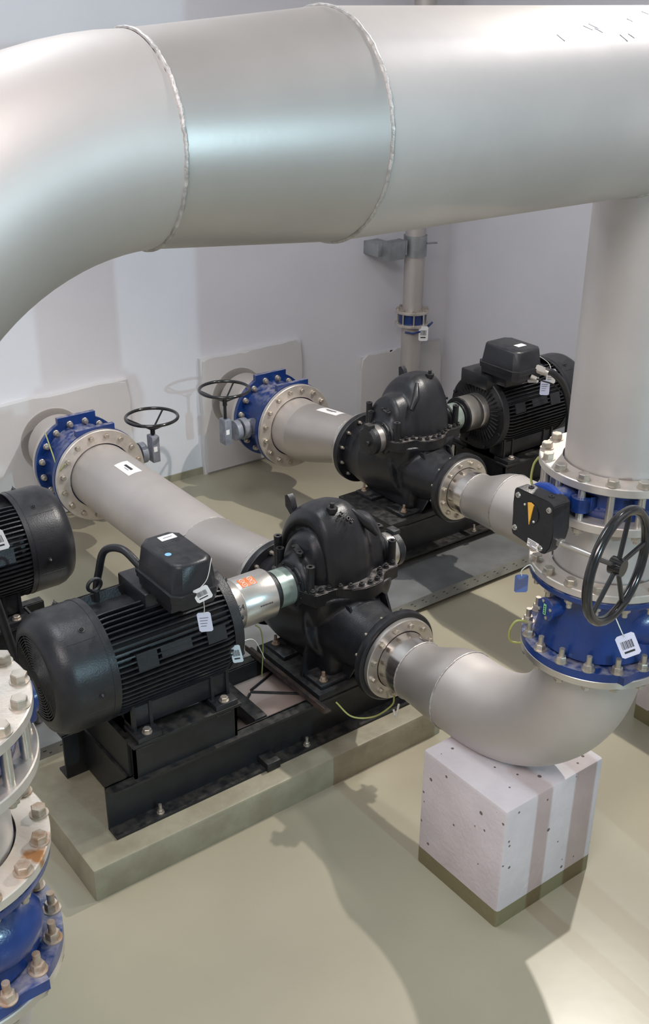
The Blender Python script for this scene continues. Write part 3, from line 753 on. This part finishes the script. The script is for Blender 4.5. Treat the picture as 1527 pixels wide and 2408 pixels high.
    for sx in (-1, 1):
        for sy in (-1, 1):
            ft = MB().box((sx * .255, sy * .23, .425), (sx * .10, sy * .07, .447), .004).build('foot', BLACKD, t, xf=xf)
            inst('bolt', 'nut13', lambda b: mk_nut(b, .015, .018, .028), RUST, ft, xf(V((sx * .215, sy * .195, .447))), (0, 0, 1))
    # nozzle flanges
    def nf(x, y, z, ax, ro, nm):
        c = MB(); c.lathe([(.12, 0), (ro, 0), (ro + .003, .004), (ro + .003, .036), (ro - .002, .04), (.12, .04)], (x, y, z), ax, 80, closed=True); return c.build(nm, BLACK, t, xf=xf)
    d = nf(dx, -.49 + .04, .66, (0, -1, 0), .212, 'discharge_flange')
    for i in range(12):
        a = R_(15 + 30 * i); p = xf(V((dx + .192 * math.cos(a), -.45, .66 + .192 * math.sin(a))))
        inst('nut', 'nut12b', lambda b: (b.hexa((0, 0, 0), (0, 0, 1), .0115, .012), b.cyl((0, 0, .008), (0, 0, .024), .0068, seg=12)), BOLT, d, p, (0, 1, 0))
    f = nf(sx_, .43, .615, (0, 1, 0), .232, 'suction_flange')
    for i in range(12):
        a = R_(15 + 30 * i); p = xf(V((sx_ + .200 * math.cos(a), .43, .615 + .200 * math.sin(a))))
        inst('nut', 'nut12b', None, BOLT, f, p, (0, -1, 0))
    if text:
        text_part('5012', .038, basis(xf(V((-.035, -.115, ZC + .318))), (-.55, .62, .50), (-.60, -.45, -.10)), BLACKD, uc, 'cast_number', .006)
    return t
pump(XP1, YC1, -1, 'black split-case pump in front with the cast number 5012', XA, PUMPFACE[0][0], True)
pump(XP2, YC2, 1, 'black split-case pump further back beside the rear motor', X2, PUMPFACE[1][0])

# ------------------------------------------------------------------ couplings
def coupling(xp, yc, s, label, sticker=False, L=.238):
    t = thing('shaft_coupling', (xp, yc, ZC), label, 'coupling')
    xf = lambda p: V((xp + (p.x if s < 0 else -p.x), yc + p.y, p.z))
    sl = MB().lathe([(.0, 0), (.112, 0), (.115, .003), (.115, .062), (.1135, .064), (.115, .066), (.115, L - .003), (.112, L), (0, L)], (-.397 - L, 0, ZC), (1, 0, 0), 72).build('guard_cover', STEELB, t, xf=xf)
    rb = .104 if s < 0 else .117
    MB().lathe([(0, 0), (rb, 0), (rb, .014), (.092, .016), (.092, .03), (0, .03)], (-.398, 0, ZC), (1, 0, 0), 56).build('rubber_ring', BLACKD, t, xf=xf)
    MB().cyl((-.42 - L, 0, ZC), (-.29, 0, ZC), .04, seg=32).build('shaft', STEELB, t, xf=xf)
    if sticker:
        def pt(x, a, r=.1158): return V((x, -r * math.cos(a), ZC + r * math.sin(a)))
        def quadp(x0, x1, a0, a1, m, nm, par, r=.1158, n=6):
            b = MB(); A = [b.bm.verts.new(pt(x0, a0 + (a1 - a0) * i / n, r)) for i in range(n + 1)]; B = [b.bm.verts.new(pt(x1, a0 + (a1 - a0) * i / n, r)) for i in range(n + 1)]
            for i in range(n): b.bm.faces.new((A[i], A[i + 1], B[i + 1], B[i]))
            return b.build(nm, m, par, xf=xf)
        o = quadp(-.555, -.475, R_(62), R_(88), ORANGE, 'warning_sticker', sl)
        b = MB()
        for x, a in ((-.535, 68), (-.495, 68), (-.535, 81), (-.495, 81)):
            c = pt(x, R_(a), .1160); n = (c - V((x, 0, ZC))).normalized(); b.torus(c, n, .0115, .0012, 24, 6); b.tube([c + V((-.006, 0, 0)), c + V((.006, 0, 0))], .001, 6)
        b.build('print', WHITE, o, xf=xf)
        b = MB(); xx = -.50
        for w in (.006, .004, .007, .003, .006, .005, .004, .008, .003, .006):
            b.box((xx, 0, 0), (xx + w * .8, .0008, .006)); xx += w + .0015
        for v in b.bm.verts: a = R_(8) + v.co.z / .115; v.co = pt(v.co.x, a, .1154 + v.co.y)
        b.build('print', INK, sl, xf=xf)
    return t
coupling(XP1, YC1, -1, 'silver coupling cover with an orange warning sticker and 364 written on it', True)
coupling(XP2, YC2, 1, 'silver coupling cover between the rear pump and rear motor', L=.175)
c0 = bpy.data.objects
cp = [o for o in COL.objects if o.name.startswith('guard_cover')][0]
text_part('364', .035, basis(V((XP1 - .605, YC1 - .1155 * math.cos(R_(22)), ZC + .1155 * math.sin(R_(22)))), (1, 0, 0), (0, math.sin(R_(22)), math.cos(R_(22)))), INK, cp, 'hand_written_number', .0006)

# ------------------------------------------------------------------ motors
def motor(xp, yc, s, label, dm=0.0, bx=(-1.035, -.835)):
    t = thing('electric_motor', (xp + s * .97, yc, .568), label, 'motor')
    xf = lambda p: V((xp + (p.x + dm if s < 0 else -p.x - dm), yc + p.y, p.z))
    ZM = .868; x0, x1 = -1.285, -.69; Rc = .215
    b = MB(); b.cyl((x0, 0, ZM), (x1, 0, ZM), Rc, seg=72)
    n = 68
    for i in range(n):
        a = 2 * PI * (i + .5) / n; dg = math.degrees(a)
        if 245 < dg < 295: continue                       # nothing where the feet join
        if 72 < dg < 108: continue                        # terminal box pad
        ro = .256
        d = V((0, math.cos(a), math.sin(a))); tt = V((0, -math.sin(a), math.cos(a))) * .0032
        pts = [(x0 + .005, Rc - .004), (x0 + .005, ro - .03), (x0 + .03, ro - .004), (x0 + .06, ro), (x1 - .06, ro), (x1 - .02, ro - .015), (x1 - .01, Rc - .004)]
        A = [b.bm.verts.new(V((px, 0, ZM)) + d * pr + tt) for px, pr in pts]; B = [b.bm.verts.new(V((px, 0, ZM)) + d * pr - tt) for px, pr in pts]
        b.skin([A, B]); b.bm.faces.new(A); b.bm.faces.new(list(reversed(B)))
    fr = b.build('finned_frame', BLACK, t, xf=xf)
    # nameplate pads and eyebolt bosses on the flank
    def pad(xa, xb, a0, a1, r0, r1):
        pts = []
        for aa, rr in ((a0, r0), (a0, r1), (a1, r1), (a1, r0)): pts.append((rr * math.cos(R_(aa)), rr * math.sin(R_(aa))))
        b.prism(pts, (xa, 0, ZM), (0, 1, 0), (0, 0, 1), (1, 0, 0), xb - xa)
    for pa in ((-1.17, -1.08, 155, 171, .21, .262), (-1.06, -.92, 157, 166, .21, .254), (-.85, -.76, 156, 170, .21, .260)):
        b = MB(); pad(*pa); b.build('frame_pad', BLACK, t, xf=xf)
    MB().box((bx[0] + .0 - .02, -.12, ZM + .19), (bx[1] + .02, .12, ZM + .285), .01).build('box_seat', BLACK, t, xf=xf)
    # feet
    for sg in (-1, 1): MB().box((-1.19, sg * .08, .60), (-.72, sg * .195, .72), .012).build('foot_web', BLACK, t, xf=xf)
    for xa in (-1.20, -.83):
        for sg in (-1, 1):
            b = MB(); b.box((xa, sg * .13, .568), (xa + .11, sg * .258, .594), .004)
            b.prism([(sg * .12, .592), (sg * .205, .592), (sg * .20, .72), (sg * .12, .72)], (xa + .01, 0, 0), (0, 1, 0), (0, 0, 1), (1, 0, 0), .014)
            b.prism([(sg * .12, .592), (sg * .205, .592), (sg * .20, .72), (sg * .12, .72)], (xa + .086, 0, 0), (0, 1, 0), (0, 0, 1), (1, 0, 0), .014)
            ft = b.build('foot', BLACK, t, xf=xf)
            inst('bolt', 'foot', lambda b: mk_head(b, .018, .016), BOLT, ft, xf(V((xa + .055, sg * .232, .594))), (0, 0, 1))
    # drive end shield
    b = MB(); b.lathe([(.05, .035), (.10, .035), (.115, .02), (.19, .012), (.215, .018), (.240, .018), (.246, .012), (.246, -.03), (.20, -.03)], (x1 + .005, 0, ZM), (1, 0, 0), 72); b.cyl((x1 - .01, 0, ZM), (x1 + .02, 0, ZM), .17, seg=48)
    for i in range(40):
        a = 2 * PI * i / 40; d = V((0, math.cos(a), math.sin(a))); b.tube([V((x1 + .022, 0, ZM)) + d * .125, V((x1 + .026, 0, ZM)) + d * .195], .004, 5)
    es = b.build('end_shield', BLACKD, t, xf=xf)
    for i in range(8):
        a = 2 * PI * i / 8 + .39; inst('bolt', 'esb', lambda b: mk_head(b, .011, .010), BLACKD, es, xf(V((x1 + .022, .228 * math.cos(a), ZM + .228 * math.sin(a)))), (s * -1, 0, 0))
    # fan cover with grille
    R = .258; LC = .245
    cv = MB().lathe([(R - .006, .0), (R, .0), (R, LC * .66), (R - .006, LC * .78), (R - .028, LC * .93), (R - .062, LC * .995), (.178, LC), (.178, LC - .006), (R - .066, LC - .007), (R - .033, LC * .90), (R - .012, LC * .76), (R - .006, LC * .65)], (x0 + .035, 0, ZM), (-1, 0, 0), 96, closed=True).build('fan_cover', BLACK, t, xf=xf)
    MB().lathe([(R + .0015, 0), (R + .0015, .006), (R - .002, .006), (R - .002, 0)], (x0 + .01, 0, ZM), (-1, 0, 0), 96, closed=True).build('cover_band', BLACK, cv, xf=xf)
    b = MB(); xe = x0 + .035 - LC + .002
    for k in range(14): b.torus((xe, 0, ZM), (1, 0, 0), .035 + k * .0112, .0026, 72, 6)
    for i in range(12):
        a = 2 * PI * i / 12; d = V((0, math.cos(a), math.sin(a))); b.tube([V((xe + .002, 0, ZM)) + d * .03, V((xe + .002, 0, ZM)) + d * .182], .003, 6)
    b.cyl((xe - .002, 0, ZM), (xe + .004, 0, ZM), .035, seg=32)
    b.build('grille', BLACKD, cv, xf=xf)
    b = MB(); b.cyl((xe + .03, 0, ZM), (xe + .04, 0, ZM), .178, seg=48); b.build('fan', HOLE, cv, xf=xf)
    for ang in (62, 118, 180, 0):
        a = R_(ang); d = V((0, math.cos(a), math.sin(a))); p = V((x0 - .05, 0, ZM)) + d * R
        q = xf(p); dd = V((0, d.y, d.z)); inst('screw', 'fc', lambda b: (b.cyl((0, 0, 0), (0, 0, .003), .013, seg=18), b.lathe([(.009, .003), (.008, .008), (.003, .012), (0, .022)], (0, 0, 0), (0, 0, 1), 14)), BLACKD, cv, q, dd)
    b = MB()
    for ang in (128, 196):
        a = R_(ang); d = V((0, math.cos(a), math.sin(a)))
        b.tube([V((x0 - .01, 0, ZM)) + d * (R + .0003), V((x0 - .13, 0, ZM)) + d * (R + .0003)], .0013, 5)
    b.build('sheet_seam', BLACKD, cv, xf=xf)
    # terminal box
    if bx:
        c = .032; by0, by1 = -.335, -.01; bx0, bx1 = bx; z0, z1 = 1.195, 1.352
        def octp(i, k=0):
            x0_, x1_, y0_, y1_ = bx0 + i, bx1 - i, by0 + i, by1 - i; cc = c + k
            return [(x0_ + cc, y0_), (x1_ - cc, y0_), (x1_, y0_ + cc), (x1_, y1_ - cc), (x1_ - cc, y1_), (x0_ + cc, y1_), (x0_, y1_ - cc), (x0_, y0_ + cc)]
        b = MB(); rings = []
        for i, z in ((.0, z0 - .03), (-.002, z0 + .005), (-.008, z0 + .006), (-.008, z0 + .022)):
            rings.append([b.bm.verts.new((x, y, z)) for x, y in octp(i)])
        b.skin(rings); b.bm.faces.new(rings[-1]); b.bm.faces.new(list(reversed(rings[0])))
        b.box((bx0 + .03, by0 + .10, 1.10), (bx1 - .03, by1 - .02, z0 - .02), .01)
        tb = b.build('terminal_box', BLACK, t, xf=xf)
        b = MB(); rings = []
        for i, z in ((-.010, z0 + .023), (-.010, z0 + .036), (.0, z0 + .038), (.012, z1 - .014), (.018, z1 - .004), (.028, z1)):
            rings.append([b.bm.verts.new((x, y, z)) for x, y in octp(i)])
        b.skin(rings); b.bm.faces.new(rings[-1]); b.bm.faces.new(list(reversed(rings[0])))
        ld = b.build('box_lid', BLACK, t, xf=xf)
        if s < 0: st = MB().box((bx0 + .085, by1 - .085, z1), (bx0 + .155, by1 - .045, z1 + .0008))
        else: st = MB().box((bx0 + .07, by1 - .23, z1), (bx0 + .14, by1 - .185, z1 + .0008))
        so = st.build('sticker', WHITE, ld, xf=xf)
        if s < 0:
            b = MB(); b.box((bx0 + .10, by1 - .068, z1 + .0009), (bx0 + .14, by1 - .063, z1 + .0013)); b.build('print', INKG, so, xf=xf)
            MB().cyl((bx0 + .05, by0 + .13, z1), (bx0 + .05, by0 + .13, z1 + .0008), .013, seg=28).build('round_sticker', CYANL, ld, xf=xf)
            b = MB(); x = bx0 + .055; y = by0 + .165   # worn embossed maker's letters, only strokes survive
            rx = V((.90, .35, 0)).normalized(); ry = V((-.35, .90, 0)).normalized()
            for k, h in enumerate((.014, .010, .014, .013, .010, .014, .014, .011, .014, .010, .014, .012)):
                p = V((bx0 + .035, by0 + .175, z1)) + rx * (.0135 * k)
                b.tube([p, p + ry * h * 1.3], .0009, 5)
            b.tube([V((bx0 + .035, by0 + .175, z1)) - rx * .01, V((bx0 + .035, by0 + .175, z1)) + rx * .165], .0009, 5)
            b.build('embossed_mark', BLACKD, ld, xf=xf)
    return t
motor(XP1, YC1, -1, 'black finned electric motor in front, driving the front pump')
motor(XP2, YC2, 1, 'black finned electric motor at the back right, by the grey wall', dm=.11, bx=(-.885, -.635))
motor(XP0, YC2, 1, 'black motor cut off by the left edge, its fan cover facing right', dm=.11)

# eyebolt, cables
e = MB(); e.torus((1.555, YC1 + .05, 1.168), (0, 1, .15), .029, .0075, 32, 10); e.cyl((1.56, YC1 + .05, 1.09), (1.56, YC1 + .05, 1.14), .012, seg=16)
tag(e.build('eyebolt', BLACKD), 'dark steel lifting eyebolt on top of the front motor', 'eyebolt')
def smooth_path(pts, n=12):
    pts = [V(p) for p in pts]; out = []
    P = [pts[0] * 2 - pts[1]] + pts + [pts[-1] * 2 - pts[-2]]
    for i in range(1, len(P) - 2):
        for k in range(n):
            t = k / n; a, b, c, d = P[i - 1], P[i], P[i + 1], P[i + 2]
            out.append(.5 * ((2 * b) + (c - a) * t + (2 * a - 5 * b + 4 * c - d) * t * t + (3 * b - a - 3 * c + d) * t ** 3))
    out.append(pts[-1]); return out
def cable(pts, r, m, name, label, cat='cable', seg=12):
    return tag(MB().tube(smooth_path(pts), r, seg).build(name, m), label, cat)
cable([(1.73, 3.50, 1.225), (1.70, 3.60, 1.275), (1.66, 3.68, 1.25), (1.645, 3.72, 1.15), (1.655, 3.80, .95), (1.70, 3.86, .5), (1.80, 3.98, .11)], .0165, BLACK, 'power_cable', 'thick black cable looping behind the front motor terminal box')
cable([(4.965, 4.33, 1.215), (5.03, 4.29, 1.19), (5.12, 4.27, 1.09), (5.20, 4.27, .9), (5.23, 4.29, .6), (5.25, 4.3, .2), (5.25, 4.36, .11)], .022, BLACK, 'power_cable', 'thick black cable hanging from the rear motor terminal box')
cable([(1.28, 4.35, 1.20), (1.30, 4.29, 1.12), (1.36, 4.27, .9), (1.42, 4.27, .55), (1.47, 4.25, .2), (1.50, 4.27, .11)], .022, BLACK, 'power_cable', 'black cable hanging down in front of the left-edge motor')
cable([(4.90, 4.33, 1.175), (4.96, 4.31, 1.15), (5.05, 4.29, 1.11), (5.11, 4.27, 1.05)], .005, BLACK, 'sensor_cable', 'thin dark cable below the rear motor terminal box')
tag(MB().cyl((4.935, 4.36, 1.225), (4.975, 4.32, 1.205), .028, seg=8).cyl((4.97, 4.325, 1.207), (4.99, 4.305, 1.195), .024, seg=20).build('cable_gland', STEELB), 'shiny cable gland on the rear motor terminal box', 'cable gland')
tag(MB().cyl((4.885, 4.345, 1.185), (4.91, 4.32, 1.17), .014, seg=8).build('cable_gland', STEELB), 'small pale gland below the large shiny one', 'cable gland')

# ------------------------------------------------------------------ cable tray
def tray(x0, x1, label):
    t = thing('cable_tray', (x0, 4.07, 0), label, 'cable tray')
    ya, yb, z0, z1 = 4.07, 4.455, .03, .105
    b = MB(); b.box((x0, ya, z1 - .002), (x1, yb, z1 + .002)); b.build('tray_lid', GALV, t)
    b = MB(); b.box((x0, ya, z0), (x1, yb, z0 + .002)); b.box((x0, ya - .001, z0), (x1, ya + .002, z1)); b.box((x0, yb - .002, z0), (x1, yb, z1)); b.build('tray_channel', GALV, t)
    sl = MB(); x = x0 + .04
    while x < x1 - .03:
        sl.box((x, ya - .0016, .080), (x + .018, ya - .0008, .084)); sl.box((x + .03, ya - .0016, .060), (x + .042, ya - .0008, .064)); x += .085
    tag(sl.build('slots', HOLE, t), None, None, kind=None)
    f = MB()
    for x in [x0 + .1 + .9 * k for k in range(int((x1 - x0) / .9) + 1)]: f.box((x, ya + .05, 0), (x + .04, yb - .05, z0 + .001))
    f.build('support_foot', GALV, t)
    return t
tray(1.22, 6.1, 'long galvanised cable tray on the floor behind the front pump')
# joints of the tray lids
for x in (3.86, 4.75):
    pass

# ------------------------------------------------------------------ corner pipe
t = thing('corner_pipe', (5.70, 6.38, 0), 'thin vertical steel pipe in the far corner of the room', 'pipe')
MB().cyl((5.70, 6.38, 0), (5.70, 6.38, 5.9), .080, seg=56).build('pipe', STEEL, t)
t = thing('wafer_valve', (5.70, 6.38, .93), 'small blue valve between flanges on the thin corner pipe', 'valve')
MB().lathe([(.081, 0), (.105, 0), (.105, .085), (.081, .085)], (5.70, 6.38, .925), (0, 0, 1), 48, closed=True).build('valve_body', BLUE, t)
for z in (.905, 1.01):
    f = disc_flange((5.70, 6.38, z), (0, 0, 1), .135, .081, .022, FLANGE, t, seg=56)
    if z > 1: bolts(f, (5.70, 6.38, z + .022), (0, 0, 1), .115, 8, .2, BOLT, lambda b: mk_head(b, .014, .014), 'head14')
for i in range(8):
    a = .2 + 2 * PI * i / 8; inst('stud', 'stud2', lambda b: b.cyl((0, 0, 0), (0, 0, .09), .007, seg=10), STEELB, t, (5.70 + .115 * math.cos(a), 6.38 + .115 * math.sin(a), .925), (0, 0, 1))
MB().tube([(5.57, 6.31, .88), (5.62, 6.27, .87), (5.72, 6.25, .885), (5.82, 6.27, .93)], .010, 8).build('lever', BLUE, t)
t = thing('pipe_clamp', (5.70, 6.38, 1.50), 'galvanised clamp holding the corner pipe just under the overhead pipe', 'clamp')
MB().lathe([(.081, 0), (.092, 0), (.092, .16), (.081, .16)], (5.70, 6.38, 1.46), (0, 0, 1), 48, closed=True).build('clamp_band', GALV, t)
b = MB(); b.box((5.40, 6.33, 1.46), (5.56, 6.42, 1.60), .004); b.box((5.56, 6.33, 1.49), (5.575, 6.43, 1.60)); b.box((5.36, 6.42, 1.48), (5.50, 6.60, 1.58), .004); b.build('bracket', GALV, t)
MB().tube([(5.76, 6.31, 1.56), (5.84, 6.28, 1.56)], .007, 8).build('clamp_bolt', GALV, t)

# ------------------------------------------------------------------ tags
def card(c, right, upv, w, h, label, m=WHITE, hang=None, bars=True, cat='tag', tie=TIE, group=None):
    """thin hanging card with printed strokes and its tie"""
    c = V(c); x = V(right).normalized(); y = V(upv).normalized(); z = x.cross(y).normalized(); y = z.cross(x)
    t = thing('hanging_tag', c, label, cat, group)
    b = MB(); k = min(w, h) * .12; W2, H2 = w / 2, h / 2
    b.prism([(-W2 + k, -H2), (W2 - k, -H2), (W2, -H2 + k), (W2, H2 - k), (W2 - k, H2), (-W2 + k, H2), (-W2, H2 - k), (-W2, -H2 + k)], c - z * .0006, x, y, z, .0012)
    cd = b.build('card', m, t)
    b = MB()
    if bars:
        q = -W2 * .65
        rnd = random.Random(int(w * 1e5))
        while q < W2 * .6:
            ww = rnd.choice((.0012, .002, .003)); b.prism([(q, -H2 * .25), (q + ww, -H2 * .25), (q + ww, H2 * .45), (q, H2 * .45)], c + z * .0007, x, y, z, .0003); q += ww + rnd.choice((.0012, .002))
        b.prism([(-W2 * .6, -H2 * .62), (W2 * .5, -H2 * .62), (W2 * .5, -H2 * .45), (-W2 * .6, -H2 * .45)], c + z * .0007, x, y, z, .0003)
    else:
        for j in range(4):
            yy = H2 * (.4 - .28 * j); b.prism([(-W2 * .7, yy), (W2 * (.6 - .15 * j), yy), (W2 * (.6 - .15 * j), yy + h * .035), (-W2 * .7, yy + h * .035)], c + z * .0007, x, y, z, .0003)
    b.build('print', INK if bars else INKG, cd)
    if hang: MB().tube(smooth_path([c + y * H2 * .85] + [V(p) for p in hang], 8), .0016, 8).build('cable_tie', tie, t)
    return t
cr = V((math.cos(yaw), -math.sin(yaw), 0)); cu = V((0, 0, 1))
# front motor: barcode tag with its white tie, and the second tag just below it
card((1.815, 3.170, 1.229), cr * .80 + V((0, 0, .45)), cu * .8 - cr * .35 + V((0, .25, 0)), .070, .055, 'white barcode tag tied to the flank of the front motor', hang=[(1.84, 3.17, 1.29), (1.873, 3.188, 1.36)])
card((1.838, 3.200, 1.080), cr + V((0, 0, .12)), cu - cr * .1, .055, .088, 'pale lilac tag hanging below the barcode tag on the front motor', m=mat('pale_tag', (0.70, 0.73, 0.88), .45), bars=False, hang=[(1.835, 3.195, 1.14), (1.825, 3.18, 1.19)])
card((2.028, 3.28, .815), cr * .5 + V((0, 0, .1)), cu, .045, .085, 'narrow tag at the drive end of the front motor', m=mat('pale_cyan_tag', (0.60, 0.72, 0.80), .45), bars=True, hang=[(2.08, 3.30, .85), (2.16, 3.34, .80), (2.25, 3.40, .64)])
card((1.465, 4.39, 1.06), cr + V((0, 0, .3)), cu - cr * .3, .075, .10, 'white barcode tag on the motor at the left edge', hang=[(1.45, 4.41, 1.13)])
card((5.115, 4.38, 1.13), cr, cu + cr * .2, .06, .095, 'white tag hanging on a tie at the rear motor', bars=False, hang=[(5.12, 4.42, 1.21), (5.05, 4.47, 1.27)])
card((5.045, 4.36, 1.075), cr, cu - cr * .1, .06, .10, 'lilac tag beside the cable of the rear motor', m=LILAC, bars=False)
card((4.985, 4.41, 1.135), cr, cu, .07, .06, 'small white plate on the flank of the rear motor', bars=False)
card((2.430, 1.670, 1.540), cr * .75 + V((0, 0, .35)), cu - cr * .35, .060, .085, 'white barcode tag hanging from the black handwheel', m=mat('tag_lavender_white', (0.72, 0.70, 0.84), .45), hang=[(2.39, 1.67, 1.60), (2.375, 1.695, 1.655)])
card((2.440, 2.125, 1.545), cr * .95 + V((0, 0, .03)), cu, .045, .068, 'blue tag hanging at the flange left of the blue check valve', m=BTAG, bars=False, hang=[(2.43, 2.12, 1.60), (2.445, 2.10, 1.625), (2.46, 2.09, 1.60)])
card((5.70, 6.235, .865), cr, cu, .075, .12, 'white tag hanging from the small valve on the corner pipe', bars=True, hang=[(5.70, 6.235, .96), (5.70, 6.25, 1.02)])
cable([(2.25, 3.47, .78), (2.29, 3.49, .73), (2.32, 3.52, .62), (2.33, 3.55, .43)], .003, WIREY, 'earth_wire', 'thin yellow earth wire under the silver coupling')
cable([(2.50, 3.20, .415), (2.53, 3.12, .37), (2.60, 3.05, .38), (2.66, 3.00, .445), (2.665, 2.99, .50)], .004, WIREY, 'earth_wire', 'yellow-green earth wire from the base frame to the front elbow flange')
cable([(2.545, 2.195, Z1 - .02), (2.535, 2.205, Z1 - .05), (2.525, 2.20, Z2 + .03), (2.535, 2.18, Z2 - .01)], .004, WIREY, 'earth_wire', 'yellow-green earth wire bridging the flanges behind the gearbox')
cable([(2.535, 2.155, 1.345), (2.50, 2.18, 1.350), (2.485, 2.195, 1.31), (2.49, 2.19, 1.265), (2.53, 2.165, 1.255)], .004, WIREY, 'earth_wire', 'short yellow-green wire loop left of the lower blue flange')
cable([(2.40, 5.78, .72), (2.37, 5.83, .66), (2.38, 5.90, .72), (2.40, 6.05, .84)], .004, WIREY, 'earth_wire', 'thin earth wire bridging the flanges of the left wall valve')
cable([(2.66, 2.985, .43), (2.645, 2.95, .42), (2.64, 2.93, .50)], .005, TIE, 'cable_tie', 'white cable tie on the front elbow flange', 'cable tie')
